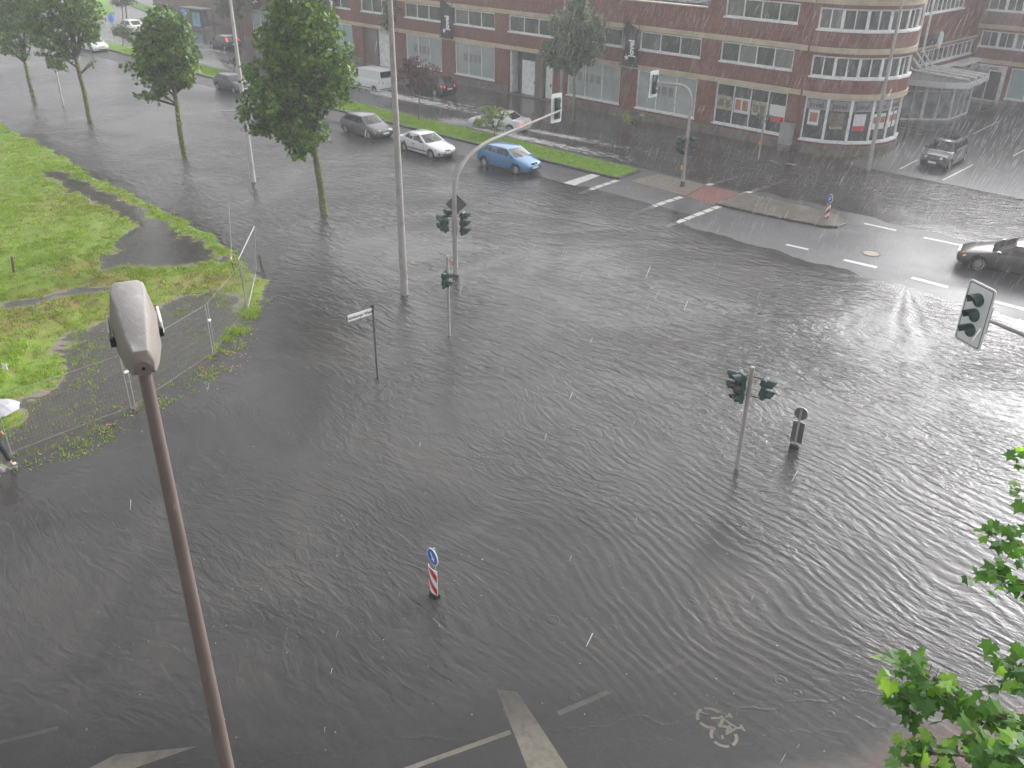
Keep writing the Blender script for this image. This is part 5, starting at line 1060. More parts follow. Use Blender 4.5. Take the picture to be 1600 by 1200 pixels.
# near lamp with its big weathered head
v = ray(214,508).normalized(); hp = Vector((0,0,CAMH))+v*7.4; base_ = Vector((hp.x,hp.y,0))
v2 = ray(222,600).normalized(); 
r = empty('near_street_lamp', (hp.x,hp.y,0), 0, 'large weathered grey lamp head on a brown post close to the viewer', 'street lamp')
fwd = Vector((hp.x,hp.y,0)).normalized()        # head points away from the viewer
side_ = Vector((fwd.y,-fwd.x,0)); hz_ = hp.z-.55
# place the pole so that it meets the foot of the head
pt_ = Vector((0,0,CAMH))+ray(224,573).normalized()*7.7; pt_.z = pt_.z; px_, py_ = pt_.x-hp.x, pt_.y-hp.y
pole(r, [Vector((px_,py_,-.5)), Vector((px_,py_,3)), Vector((px_,py_,pt_.z+.02))], [.115,.09,.052], MT['brownpole'], n=20)
Mh = Matrix(((side_.x,fwd.x,0,px_),(side_.y,fwd.y,0,py_),(0,0,1,pt_.z),(0,0,0,1))) @ Matrix.Diagonal((.9,.88,.88,1))
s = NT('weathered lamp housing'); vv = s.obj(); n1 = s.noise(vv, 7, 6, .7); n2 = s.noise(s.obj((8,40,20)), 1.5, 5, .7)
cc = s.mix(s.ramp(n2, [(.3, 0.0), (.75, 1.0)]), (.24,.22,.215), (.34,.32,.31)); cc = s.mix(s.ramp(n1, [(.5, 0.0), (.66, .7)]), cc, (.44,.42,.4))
ge = s.t.nodes.new('ShaderNodeNewGeometry'); se = s.t.nodes.new('ShaderNodeSeparateXYZ'); s.l(ge.outputs['Normal'], se.inputs[0]); cc = s.mix(s.ramp(se.outputs[2], [(.35, 1.0), (.75, 0.0)]), cc, (.2,.175,.15))  # side and lower faces tinted darker brown, upward faces keep the lighter grey
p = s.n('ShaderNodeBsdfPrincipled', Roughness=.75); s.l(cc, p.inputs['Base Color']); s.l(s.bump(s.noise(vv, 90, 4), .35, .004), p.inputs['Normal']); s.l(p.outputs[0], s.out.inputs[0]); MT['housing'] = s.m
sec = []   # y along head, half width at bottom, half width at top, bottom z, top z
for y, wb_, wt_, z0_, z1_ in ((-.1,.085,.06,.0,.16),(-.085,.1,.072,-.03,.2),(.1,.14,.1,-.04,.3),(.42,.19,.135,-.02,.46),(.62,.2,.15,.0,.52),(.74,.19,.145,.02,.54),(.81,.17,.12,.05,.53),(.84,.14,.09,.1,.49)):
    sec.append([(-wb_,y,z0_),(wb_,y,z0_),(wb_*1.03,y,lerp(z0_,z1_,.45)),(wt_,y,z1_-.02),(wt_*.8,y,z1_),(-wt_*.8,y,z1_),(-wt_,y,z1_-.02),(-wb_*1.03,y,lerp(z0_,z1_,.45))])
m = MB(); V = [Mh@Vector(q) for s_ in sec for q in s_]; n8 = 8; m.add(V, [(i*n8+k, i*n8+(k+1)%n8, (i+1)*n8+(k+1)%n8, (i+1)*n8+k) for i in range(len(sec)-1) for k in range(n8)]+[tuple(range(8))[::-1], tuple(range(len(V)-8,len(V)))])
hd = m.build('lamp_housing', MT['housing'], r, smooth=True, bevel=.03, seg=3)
m = MB(); m.prism([Mh@Vector((.055*math.cos(t), -.106-.0, .05+.06*math.sin(t))) for t in [k*math.pi/10 for k in range(11)]]+[Mh@Vector((-.055,-.106,-.03)), Mh@Vector((.055,-.106,-.03))], Mh.to_3x3()@Vector((0,-.015,0))); cap_ = m.build('pole_socket', MT['brownpole'], hd); m = MB(); m.tube([Mh@Vector((0,-.12,.04)), Mh@Vector((0,-.132,.04))], .013, 8); m.build('bolt', MT['black'], cap_)
for sx_, ya, yb in ((1,.45,.85),(-1,.38,.8)):
    m = MB(); m.box(sx_*.225-.012, ya, .1, sx_*.225+.012, yb, .22, M=Mh); m.build('side_clip', MT['galv'] if sx_ < 0 else MT['white'], hd, bevel=.005)
    m = MB(); m.box(sx_*.21-.02, ya-.03, .08, sx_*.21+.02, ya+.02, .16, M=Mh); m.build('clip_hinge', MT['black'], hd)
m = MB(); V = [Mh@Vector((x_,y_,z_)) for y_, z_ in ((.25,-.05),(.45,-.12),(.75,-.11),(.92,-.01)) for x_ in (-.13,.13)]; m.add(V, [(0,1,3,2),(2,3,5,4),(4,5,7,6)]); m.build('lamp_glass', MT['glassmilk'], hd)
# ---------------------------------------------------------------- mesh fence, stakes, person
s = NT('fence wire'); p = s.n('ShaderNodeBsdfPrincipled', Metallic=.5, Roughness=.5); p.inputs['Base Color'].default_value = (.42,.42,.42,1); s.l(p.outputs[0], s.out.inputs[0]); MT['wire'] = s.m
FP = [Vector((*at(8,724)[:2],0)), Vector((*at(22,709)[:2],0))]
fpts = [at(14,714), at(209,639), at(335,554), at(387,484), at(410,428)]
MT['clamp'] = MT['white']
def fence_panel(a, b_, label, lean=0.0, h=2.0, flat=False):
    a = Vector((a.x,a.y,0)); b_ = Vector((b_.x,b_.y,0)); d = (b_-a).normalized(); L = (b_-a).length-.16; r = empty('mesh_fence_panel', a, math.atan2(d.y,d.x), label, 'fence panel', 'mesh site fence panels along the flooded kerb')
    def P(x, z): return (x+.08, lean*z, z)
    m = MB()
    for pts in ([P(0,-.1),P(0,h)], [P(L,-.1),P(L,h)]): m.tube(pts, .021, 7)
    m.build('fence_post', MT['galv'], r, smooth=True) if False else None
    for x in (0, L): m = MB(); m.tube([P(x,-.1),P(x,h)], .022, 7); m.build('fence_post', MT['galv'], r, smooth=True)
    m = MB(); m.tube([P(0,.12),P(L,.12)], .005, 5); m.tube([P(0,h-.04),P(L,h-.04)], .006, 5); m.build('cross_rail', MT['galv'], r)
    m = MB(); n = int(L/.1)
    for i in range(1, n): x = L*i/n; m.tube([P(x,.1),P(x,h-.04)], .0013, 3, cap=False)
    for i in range(8): z = .12+i*(h-.16)/7; m.tube([P(0,z),P(L,z)], .0013, 3, cap=False)
    tag(m.build('wire_mesh', MT['wire'], r), kind='stuff')
    m = MB(); m.box(-.06,-.06,-.05,.3 if False else .2,.1,.05); m.build('foot_block', MT['plinth'], r)
    m = MB(); m.box(-.07,-.05,h*.66,.1,.05,h*.66+.05); m.build('clamp', MT['white'], r)
    return r
labs = ['mesh fence panel at the left edge beside the umbrella', 'long mesh fence panel running up behind the near lamp post', 'mesh fence panel on the muddy verge right of the near lamp head', 'mesh fence panel at the far end, next to the bent loose frame']
fence_panel(fpts[0], fpts[1], labs[0]); fence_panel(fpts[1], fpts[2], labs[1]); fence_panel(fpts[2], fpts[3], labs[2])
# two loose frames standing upright at the bend
a = at(387,482); r = empty('loose_fence_frame', a, 0, 'crooked steel fence frame standing at the corner of the verge', 'fence panel')
def up(px, py, z): return at(px,py,z)-a
A_ = Vector((0,0,0)); T1 = up(397,354,2.9); T2 = up(372,406,2.15); B2 = at(400,424,.9)-a
m = MB()
for q0, q1 in ((A_,T2),(T2,T1),(T1,B2),(B2,A_)): m = MB(); m.tube([q0,q1], .026, 7); m.build('frame_tube', MT['galv'], r, smooth=True)
m = MB()
for i in range(1,14): t = i/14; m.tube([A_.lerp(B2,t), T2.lerp(T1,t)], .0022, 3, cap=False)
for i in range(1,16): t = i/16; m.tube([A_.lerp(T2,t), B2.lerp(T1,t)], .0022, 3, cap=False)
tag(m.build('wire_mesh', MT['wire'], r), kind='stuff')
m = MB(); q = at(400,424,.9)-a; m.tube([q, q+Vector((.55,.1,0))], .03, 6); m.build('bracket_arm', MT['signback'], r)
def post_at(px, py, tx, ty, h, rad, name, label, matl, cat):
    b = at(px,py); best = None
    v = ray(tx,ty)
    t_ = (h-CAMH)/v.z; tp = Vector((v.x*t_,v.y*t_,h)); r = empty(name, b, 0, label, cat); off = tp-b
    return r, off
r, off = post_at(22,432,18,401,.95,.05,'wooden_stake','short wooden stake on the grass at the left edge',MT['wood'],'stake'); m = MB(); m.tube([Vector((0,0,-.2)), off], [.06,.05], 8); m.build('stake', MT['wood'], r)
r, off = post_at(412,428-4,405,398,.8,.05,'wooden_stake','short dark wooden post behind the crooked fence frame',MT['wood'],'stake'); m = MB(); m.tube([Vector((0,0,-.2)), off], [.06,.05], 8); m.build('stake', MT['wood'], r)
b = at(368,430); r = empty('marker_stake', b, 0, 'thin stake with orange and white top beside the crooked fence frame', 'stake'); off = at(359,396,1.0)-b; m = MB(); m.tube([(0,0,-.1), off*.62], .022, 6); m.build('stake', MT['wood'], r); m = MB(); m.tube([off*.62, off], .035, 6); m.build('orange_tip', MT['orange'], r); m = MB(); m.tube([off*.74, off*.86], .037, 6); m.build('white_ring', MT['white'], r)
b = at(362,404); r = empty('thin_rod', b, 0, 'thin upright steel rod at the tip of the grass strip', 'rod'); off = at(357,316,2.25)-b; m = MB(); m.tube([(0,0,-.1), off], .02, 6); m.build('rod', MT['galv'], r)
# person with an umbrella, mostly outside the left edge
MT['skin'] = mat('skin', (.5,.27,.19), .5); MT['trouser'] = mat('dark wet trousers', (.02,.022,.03), .6, 0, .2, 8, .3); MT['jacket'] = mat('dark jacket', (.05,.055,.07), .6, 0, .2, 8, .3); MT['shoe'] = mat('pale shoe', (.45,.43,.42), .6); MT['umb'] = mat('pale grey umbrella cloth', (.4,.39,.42), .55, 0, .06, 2)
toL = (at(-60,740)-at(2,727)).normalized(); pb = at(-3,634,1.97)+toL*.1; P0_ = Vector((pb.x,pb.y,-.05))
r = empty('person', P0_, 0, 'person in dark trousers under a pale grey umbrella, cut by the left edge', 'person')
def skinmesh(name, verts, edges, radii, matl, parent, root=0, sub=2):
    me = bpy.data.meshes.new(name); me.from_pydata(verts, edges, []); o = bpy.data.objects.new(name, me); COL.objects.link(o)
    o.modifiers.new('s', 'SKIN'); 
    for i, rd in enumerate(radii): me.skin_vertices[0].data[i].radius = (rd, rd)
    me.skin_vertices[0].data[root].use_root = True
    sb = o.modifiers.new('d', 'SUBSURF'); sb.levels = sub; ev = bpy.data.meshes.new_from_object(o.evaluated_get(bpy.context.evaluated_depsgraph_get())); bpy.data.objects.remove(o); ev.polygons.foreach_set('use_smooth', [True]*len(ev.polygons)); ev.name = name
    return link(name, ev, matl, parent)
lx = toL; ly = Vector((-lx.y, lx.x, 0))          # lx points left (out of the frame), ly towards the field
def pv(a_, b_, z): return tuple(lx*a_+ly*b_+Vector((0,0,z)))
body_v = [pv(.3,0,.98), pv(.3,0,1.15), pv(.3,.0,1.38), pv(.3,0,1.5), pv(.3,-.02,1.58), pv(.3,-.01,1.7), pv(.3,-.0,1.8),
  pv(.2,0,.93), pv(.08,-.04,.5), pv(.0,.02,.1), pv(-.1,-.12,.05), pv(.4,0,.93), pv(.45,.12,.5), pv(.5,.2,.1), pv(.42,.06,.05),
  pv(.13,0,1.42), pv(.04,-.02,1.2), pv(.0,-.14,1.02), pv(.47,0,1.42), pv(.5,-.02,1.15), pv(.35,-.2,1.25)]
body_e = [(0,1),(1,2),(2,3),(3,4),(4,5),(5,6),(0,7),(7,8),(8,9),(9,10),(0,11),(11,12),(12,13),(13,14),(2,15),(15,16),(16,17),(2,18),(18,19),(19,20)]
body_r = [.15,.14,.17,.08,.06,.1,.07,.09,.065,.045,.035,.09,.065,.045,.035,.06,.048,.035,.06,.048,.035]
pbody = skinmesh('body', body_v, body_e, body_r, MT['skin'], r)
def cloth(name, idx, ed, grow, matl):
    mp_ = {k: i for i, k in enumerate(idx)}; return skinmesh(name, [body_v[k] for k in idx], [(mp_[a_], mp_[c_]) for a_, c_ in ed], [body_r[k]+grow for k in idx], matl, pbody)
body_v.append(tuple(Vector(body_v[8]).lerp(Vector(body_v[9]), .75))); body_r.append(.06); body_v.append(tuple(Vector(body_v[12]).lerp(Vector(body_v[13]), .75))); body_r.append(.06)
cloth('trousers', [0,7,8,21,11,12,22], [(0,7),(7,8),(8,21),(0,11),(11,12),(12,22)], .02, MT['trouser'])
cloth('jacket', [1,2,15,16,18,19,0], [(0,1),(1,2),(2,15),(15,16),(2,18),(18,19)], .03, MT['jacket'])
skinmesh('shoe', [body_v[9], body_v[10]], [(0,1)], [.06,.045], MT['shoe'], pbody); skinmesh('shoe', [body_v[13], body_v[14]], [(0,1)], [.06,.045], MT['shoe'], pbody)
hr_ = skinmesh('hair', [pv(.32,.03,1.78), pv(.32,.05,1.68)], [(0,1)], [.105,.1], MT['barkd'], pbody)
for fi in range(4):
    q = Vector(body_v[17]); skinmesh('finger', [tuple(q), tuple(q+ly*-.05+Z_*(.03-.02*fi)+lx*-.02), tuple(q+ly*-.06+Z_*(.03-.02*fi)+lx*.03)], [(0,1),(1,2)], [.012,.009,.008], MT['skin'], pbody, sub=1)
q = Vector(body_v[17]); skinmesh('thumb', [tuple(q), tuple(q+ly*-.03+Z_*.05+lx*-.01)], [(0,1)], [.013,.009], MT['skin'], pbody, sub=1)
uc = Vector(P0_)-lx*.1+ly*.0+Z_*2.02
u = empty('umbrella', uc, 0, 'pale grey umbrella held over the person at the left edge', 'umbrella')
m = MB(); V = [(0,0,.12)]; n = 8
for ri, (rad_, z) in enumerate(((.3,.05),(.56,-.1))):
    for k in range(n*2): a_ = math.pi*k/n; rr = rad_*(1 if k%2 == 0 else .93 if ri else .97); V.append((rr*math.cos(a_), rr*math.sin(a_), z+(0 if k%2 == 0 else .02)))
F = [(0,1+k,1+(k+1)%16) for k in range(16)]+[(1+k,17+k,17+(k+1)%16,1+(k+1)%16) for k in range(16)]; m.add(V, F)
cn = m.build('canopy', MT['umb'], u, fix=False); sd = cn.modifiers.new('s', 'SOLIDIFY'); sd.thickness = .006
for k in range(8): m = MB(); a_ = 2*math.pi*k/8; m.tube([(0,0,.1),(.56*math.cos(a_),.56*math.sin(a_),-.11)], .005, 4); m.build('rib', MT['black'], u)
hand = Vector(P0_)+Vector(body_v[20])-uc; m = MB(); m.tube([(0,0,.2),hand-Z_*.1], .008, 6); m.build('shaft', MT['black'], u)
r = empty('white_scrap', at(24,630,.3), R(30), 'small white square tag on the fence post above the umbrella', 'tag'); m = MB(); m.box(-.09,-.01,1.2,.09,.01,1.4); m.build('tag_sheet', MT['white'], r)
HAZE = 0.0015
# ---------------------------------------------------------------- trees
def foliage(name, blobs, n, size, matl, parent, rs, drop=.0, aspect=.62, shell=.5, sway=(.0,.0)):
    """leaf-sized faces gathered in small sprigs through the volume of the blobs"""
    w_ = np.array([b[3]*b[4]*b[5] for b in blobs])**.8; w_ /= w_.sum(); nsprig = n//9
    bi = rs.choice(len(blobs), nsprig, p=w_); Bl = np.array(blobs, float)[bi]
    d = rs.normal(size=(nsprig,3)); d /= np.linalg.norm(d, axis=1)[:,None]; rad = shell+(1-shell)*rs.rand(nsprig)**.5; rad = np.where(rs.rand(nsprig) < .25, rs.rand(nsprig)**.5, rad)
    C_ = Bl[:,:3]+d*Bl[:,3:6]*rad[:,None]
    gap = np.sin(C_[:,0]*2.7+C_[:,2]*1.9+parent.location.x)*np.sin(C_[:,1]*2.9-C_[:,2]*2.3+1)*1.0+np.sin(C_[:,2]*4.1+C_[:,0]*1.3); C_ = C_[gap > -1.25+drop]; ns = len(C_)
    P = np.repeat(C_, 9, 0)+rs.normal(0, size*.95, (ns*9,3))*np.array([1,1,.75]); k = len(P)
    nr = np.repeat(d[gap > -1.25+drop], 9, 0)*.6+rs.normal(0, .55, (k,3))+np.array([0,0,.35]); nr /= np.linalg.norm(nr, axis=1)[:,None]
    t = rs.normal(size=(k,3)); t -= nr*(t*nr).sum(1)[:,None]; t /= np.linalg.norm(t, axis=1)[:,None]; q = np.cross(nr, t); s = (size*(.55+.7*rs.rand(k)))[:,None]
    V = np.zeros((k,4,3)); V[:,0] = P-t*s; V[:,1] = P-q*s*aspect+t*s*.15; V[:,2] = P+t*s; V[:,3] = P+q*s*aspect+t*s*.15-nr*s*.2
    return tag(link(name, np_mesh(name, V.reshape(-1,3), np.arange(4*k).reshape(-1,4)), matl, parent), kind='stuff')
def limb(m, a, b_, r0, r1, rng, n=5, wob=.12):
    pts = [a.lerp(b_, i/n)+Vector((rng.uniform(-wob,wob), rng.uniform(-wob,wob), 0))*(math.sin(math.pi*i/n)*(b_-a).length*.25) for i in range(n+1)]
    m.tube(pts, [lerp(r0,r1,i/n) for i in range(n+1)], 7); return pts
def street_tree(px, py, h, crown, label, seed, trunk_top, name='lime_tree', leaf='leaf', n=9000, size=.13, r0=.17, suckers=True, fork=None, group='street trees in the flood', cat='tree', drop=0):
    b = at(px, py); rng = random.Random(seed); rs = np.random.RandomState(seed); r = empty(name, b, 0, label, cat, group)
    T = Vector(trunk_top); m = MB(); n_ = 8; base = Vector((0,0,-.4))
    pts = [base]+[Vector((0,0,0)).lerp(T, i/n_)+Vector((math.sin(i*.9+seed)*.03, math.cos(i*1.1+seed)*.03, 0)) for i in range(0, n_+1)]
    m.tube(pts, [r0*1.2]+[lerp(r0*1.05, r0*.72, i/n_) for i in range(n_+1)], 12); m.build('trunk', MT['bark'], r, smooth=True)
    for bl in crown:
        for q in range(2 if len(crown) > 4 else 3):
            tgt = Vector(bl[:3])+Vector((rng.uniform(-.5,.5)*bl[3], rng.uniform(-.5,.5)*bl[4], rng.uniform(-.1,.6)*bl[5])); m = MB(); st = T.lerp(Vector((0,0,T.z*.8)), rng.uniform(0,.3)) if bl[2] > T.z else Vector((T.x*.7,T.y*.7,max(bl[2]*.85, T.z*.55)))
            pts = limb(m, st, tgt, r0*.42, .02, rng)
            for _ in range(4):
                s0 = pts[rng.randint(2,4)]; limb(m, s0, s0+Vector((rng.uniform(-1,1), rng.uniform(-1,1), rng.uniform(0,.9)))*bl[3]*.5, .03, .008, rng, 3)
            m.build('branch', MT['barkd'], r, smooth=True)
    sat = []
    for q in range(len(crown)*2 if suckers else 4):
        bl = crown[rs.randint(len(crown))]; a_ = rs.rand()*6.28; el = rs.uniform(-.7,.9); k_ = 1.02; rr = bl[3]*rs.uniform(.16,.3); sat.append((bl[0]+bl[3]*k_*math.cos(a_)*math.cos(el), bl[1]+bl[4]*k_*math.sin(a_)*math.cos(el), bl[2]+bl[5]*k_*math.sin(el), rr, rr, rr*.8))
    crown = list(crown)+sat
    foliage('crown', crown, n, size, MT[leaf], r, rs, drop)
    if suckers:
        # bright shoots hugging one side of the trunk
        sl_ = [(T.x*z/T.z+.12, T.y*z/T.z-.02, z, .1+.05*math.sin(z*9+seed), .12, .16) for z in [T.z*k/15 for k in range(1, 14)] if math.sin(z*3.1+seed*1.7) > -.35]
        foliage('trunk_shoots', sl_, 500, .055, MT['leafyel'], r, rs, -1)
    return r
def px2(px, py, b, depth=0):                     # offset from base b of the point seen at px,py in the vertical plane through b that faces the viewer
    v = ray(px,py); hb = Vector((b.x,b.y,0)).normalized(); t = Vector((b.x,b.y,0)).length/v.dot(hb); p_ = Vector((0,0,CAMH))+v*t; return p_-b+hb*depth
def blobs_px(base, items):                      # items: px, py, radius in px, squash
    out = []
    for it in items:
        px, py, rp, sq, dp = it; o = px2(px, py, base, dp); dist = (base+o-Vector((0,0,CAMH))).length; rr = rp*dist/FPX; out.append((o.x,o.y,o.z,rr,rr,rr*sq))
    return out
b = at(507,335); street_tree(507,335, 10, blobs_px(b, [(470,40,52,1.0,0),(445,75,48,.9,.6),(500,85,46,.9,-.4),(430,120,46,.8,0),(515,125,38,.9,.5),(420,155,40,.7,-.5),(470,150,52,.8,.3),(410,190,30,.6,0),(440,195,38,.6,.4),(475,205,38,.6,-.3),(470,232,22,.6,0),(500,215,22,.5,.2),(515,150,30,.8,0),(470,0,42,1,0),(480,-35,30,1,0),(450,222,16,.5,0)]),
    'largest lime tree with a wide dense crown, right of the pale lamp post', 4, px2(487,200,b), n=17000, size=.14, r0=.19, drop=.3)
b = at(288,247); street_tree(288,247, 9, blobs_px(b, [(258,40,28,1,0),(245,65,32,.9,.5),(278,70,30,.9,-.4),(240,95,30,.8,0),(270,105,34,.8,.3),(290,95,20,.9,0),(245,118,28,.6,0),(232,152,12,.6,0),(248,148,12,.6,.2),(250,135,14,.7,0),(298,128,11,.5,0),(280,125,18,.6,0)]),
    'round crowned lime tree standing alone in the water, third from the left', 7, px2(270,125,b), n=9500, size=.145, r0=.17, drop=.25)
b = at(141,188); street_tree(141,188, 9, blobs_px(b, [(110,0,34,1,0),(90,20,36,.9,.5),(128,25,28,1,-.4),(135,45,20,1,0),(75,50,28,.8,0),(80,72,26,.7,.3),(92,95,18,.6,0),(108,70,18,.6,0),(60,40,20,.8,0),(142,102,7,.5,0),(110,-40,34,1,0),(70,88,10,.6,0)]),
    'lime tree with an open crown and forked limbs, second from the left', 9, px2(118,88,b), n=9500, size=.145, r0=.17, drop=.3)
b = at(51,150); street_tree(51,150, 9, blobs_px(b, [(15,10,32,1,0),(35,25,28,1,.4),(5,45,28,.8,0),(20,60,24,.7,.3),(45,50,18,.9,0),(0,70,20,.6,0),(30,85,12,.6,0),(10,-30,40,1,0),(45,-5,24,1,0)]),
    'leftmost lime tree, its crown cut by the corner of the frame', 12, px2(38,95,b), n=11000, size=.12, r0=.16, drop=.35)
b = at(897,188); street_tree(897,188, 8, blobs_px(b, [(905,20,18,1.2,0),(880,38,22,.9,.3),(930,40,18,.9,-.2),(895,60,30,.8,0),(865,80,20,.7,0),(925,68,20,.8,0),(885,95,24,.6,.2),(905,90,22,.6,0),(870,103,14,.5,0),(900,0,14,1,0)]),
    'slim street tree before the shop windows, between two tall white glazed bays', 15, px2(897,118,b), n=6500, size=.15, r0=.12, leaf='leafdull', suckers=False, group='pavement trees before the brick building')
b = at(637,110); street_tree(637,110, 8, blobs_px(b, [(622,15,20,1,0),(612,35,16,.9,0),(635,30,14,1,0),(628,55,12,.7,0)]), 'hazy pavement tree behind the tall grey lamp post', 17, px2(632,55,b), n=3200, size=.16, r0=.1, leaf='leafdull', suckers=False, group='pavement trees before the brick building')
b = at(375,70); street_tree(375,70, 8, blobs_px(b, [(362,-8,20,1,0),(350,10,14,1,0),(385,0,14,1,0),(372,18,12,1,0)]), 'hazy pavement tree at the far end of the brick building', 19, px2(372,15,b), n=2200, size=.18, r0=.1, leaf='leafdull', suckers=False, group='pavement trees before the brick building')
b = at(655,190); street_tree(655,190, 4, blobs_px(b, [(650,105,20,.8,0),(635,118,18,.7,.2),(670,112,18,.7,-.2),(655,130,22,.5,0),(675,128,12,.6,0),(640,98,14,.7,0)]), 'small dark red leaved tree on the grass median', 21, px2(655,145,b), name='red_leaved_tree', n=3200, size=.09, r0=.06, leaf='leafred', suckers=False, group='small trees on the median')
def bush(px, py, items, label, seed, leaf='leafyel', n=1500, size=.08, tt=None):
    b = at(px,py); return street_tree(px, py, 2, blobs_px(b, items), label, seed, px2(*(tt or (px,py-14)), b), name='bush', n=n, size=size, r0=.05, leaf=leaf, suckers=False, group='small bushes by the road', cat='bush', drop=.2)
bush(773,216, [(768,180,14,.9,0),(755,190,13,.7,0),(785,178,10,.8,0),(772,195,16,.6,0),(760,170,8,.8,0)], 'yellow green bush on the median right beside the white coupe', 31, 'leafyel', 1700)
bush(994,213, [(985,186,10,.6,0),(1000,188,9,.6,0),(978,182,7,.6,0),(1006,180,6,.6,0)], 'small spreading bush in the flooded pavement before the white shop windows', 32, 'leafyel', 900)
bush(366,113, [(358,98,8,1,0),(366,92,8,1,0),(374,100,7,1,0)], 'pale thin bush on the median beside the dark green hatchback', 33, 'leafdull', 500)
bush(192,74, [(190,48,11,.8,0),(183,50,8,.8,0),(198,52,9,.8,0)], 'small round bush behind the second white car', 34, 'leafdull', 1000, .12)
for px, py, lab, sd_ in ((192,30,'thin hazy tree with a leaning stem near the far verge', 41), (198,32,'second thin hazy tree close to its leaning neighbour', 42)):
    b = at(px,py); street_tree(px, py, 5, blobs_px(b, [(px-3,-4,10,.8,0),(px-10,4,7,.6,0),(px+8,2,7,.6,0)]), lab, sd_, px2(px-2,4,b), name='young_tree', n=700, size=.18, r0=.09, leaf='leafdull', suckers=False, group='thin trees on the far verge')
# plane tree: trunk outside the frame at right, branches reaching in, every leaf its own piece
rs = np.random.RandomState(77); rng = random.Random(77)
def near(px, py, dist): return Vector((0,0,CAMH))+ray(px,py).normalized()*dist
tb_ = near(1960,900,8.6); r = empty('plane_tree', (tb_.x,tb_.y,0), 0, 'plane tree reaching in from the right edge with lobed bright green leaves', 'tree')
L0 = Vector((tb_.x,tb_.y,0)); m = MB(); m.tube([(0,0,-.3),(0,0,3),(.1,.1,7),(0,0,10),(.1,0,13)], [.3,.26,.2,.14,.05], 14); m.build('trunk', MT['bark'], r, smooth=True)
lobes = []
for k, (a_, rad_) in enumerate(((-90,.15),(-62,.5),(-42,.4),(-15,.7),(10,.52),(38,.9),(56,.6),(74,.66),(90,1.0),(106,.66),(124,.6),(142,.9),(170,.52),(195,.7),(222,.4),(242,.5))): lobes.append((rad_*math.cos(R(a_)), rad_*math.sin(R(a_))))
def leafmesh(k, fold):
    V = [(0,.12,0)]+[(x,y,-abs(x)*fold-.12*y*y*(k%2)) for x, y in lobes]; F = [(0,i,i+1) for i in range(1,16)]+[(0,16,1)]
    me = bpy.data.meshes.new('leaf'); me.from_pydata(V,[],F); me.update(); return me
def pleaf(name, c, tr_=.45):
    s = NT(name); v = s.obj(); n1 = s.noise(v, 3, 4); cc = s.mix(s.ramp(n1, [(.35, 0.0), (.65, 1.0)]), tuple(Vector(c)*.8), tuple(Vector(c)*1.2))
    g_ = s.t.nodes.new('ShaderNodeNewGeometry'); cc = s.mix(s.math('MULTIPLY', g_.outputs['Backfacing'], .5), cc, tuple(Vector(c)*1.25+Vector((.04,.05,.03))))
    p = s.n('ShaderNodeBsdfPrincipled', Roughness=.42); s.l(cc, p.inputs['Base Color']); t_ = s.n('ShaderNodeBsdfTranslucent'); t_.inputs[0].default_value = (c[0]*1.6,c[1]*1.7,c[2]*.9,1)
    mx = s.n('ShaderNodeMixShader', i0=tr_); s.l(p.outputs[0], mx.inputs[1]); s.l(t_.outputs[0], mx.inputs[2]); s.l(mx.outputs[0], s.out.inputs[0]); return s.m
LM = [pleaf('plane leaf green', (.1,.23,.035)), pleaf('plane leaf dark', (.06,.16,.03)), pleaf('plane leaf fresh', (.26,.44,.06)), pleaf('plane leaf pale underside', (.3,.4,.14))]
LMe = []
for k in range(4):
    for q in range(2): me = leafmesh(k, .25+.3*q); me.materials.append(LM[k]); LMe.append(me)
extraV = []; extraF = []; nleaf = 0
br = [ # px path, distance, start radius
 ([(1750,1165),(1600,1135),(1530,1108),(1450,1080),(1405,1028)], 7.6, 90), ([(1740,1230),(1600,1205),(1500,1180),(1450,1178),(1415,1165)], 7.3, 90), ([(1530,1108),(1480,1085),(1435,1050),(1413,1015)], 7.6, 30), ([(1500,1100),(1440,1098),(1410,1090),(1388,1060)], 7.7, 36),
 ([(1760,1000),(1640,930),(1590,905),(1560,900),(1542,895)], 8.2, 40), ([(1760,960),(1640,880),(1590,850),(1565,830),(1545,822)], 8.3, 46), ([(1760,1100),(1640,1080),(1605,1060),(1585,1035),(1565,1030)], 7.9, 40), ([(1780,840),(1660,790),(1615,775),(1590,765)], 8.6, 30), ([(1780,800),(1660,730),(1620,712),(1592,712)], 8.6, 30), ([(1700,1230),(1620,1190),(1560,1175),(1530,1190)], 7.1, 60), ([(1745,1150),(1660,1150),(1600,1160),(1570,1195)], 7.5, 60)]
allP = []
for path, dist, nl in br:
    P3 = [near(px, py, dist+rng.uniform(-.15,.15))-L0 for px, py in path]; m = MB(); f0 = Vector((0,0,P3[0].z-1.0)); m.tube([f0, P3[0]]+P3[1:], [.05,.022]+[lerp(.016,.004,i/(len(P3)-1)) for i in range(1,len(P3))], 6); m.build('branch', MT['bark'], r, smooth=True)
    for k in range(nl):
        t = rng.uniform(.18,1)**.8*(len(P3)-1); i = min(int(t), len(P3)-2); c = P3[i].lerp(P3[i+1], t-i); c = c+Vector((rng.gauss(0,.11), rng.gauss(0,.11), rng.gauss(-.03,.09)))*(.75 if t < len(P3)-1.6 else .45)
        tip = t > len(P3)-1.7; sz = rng.uniform(.045,.08) if tip else rng.uniform(.065,.12)
        allP.append((c, sz, tip))
def inframe(c):
    v = L0+c-Vector((0,0,CAMH)); z = v.dot(_f); x = 800+FPX*v.dot(_r2)/z; y = 600-FPX*v.dot(_u2)/z; return x < 1610 and y < 1210
allP.sort(key=lambda q: (not inframe(q[0]), -q[1]))
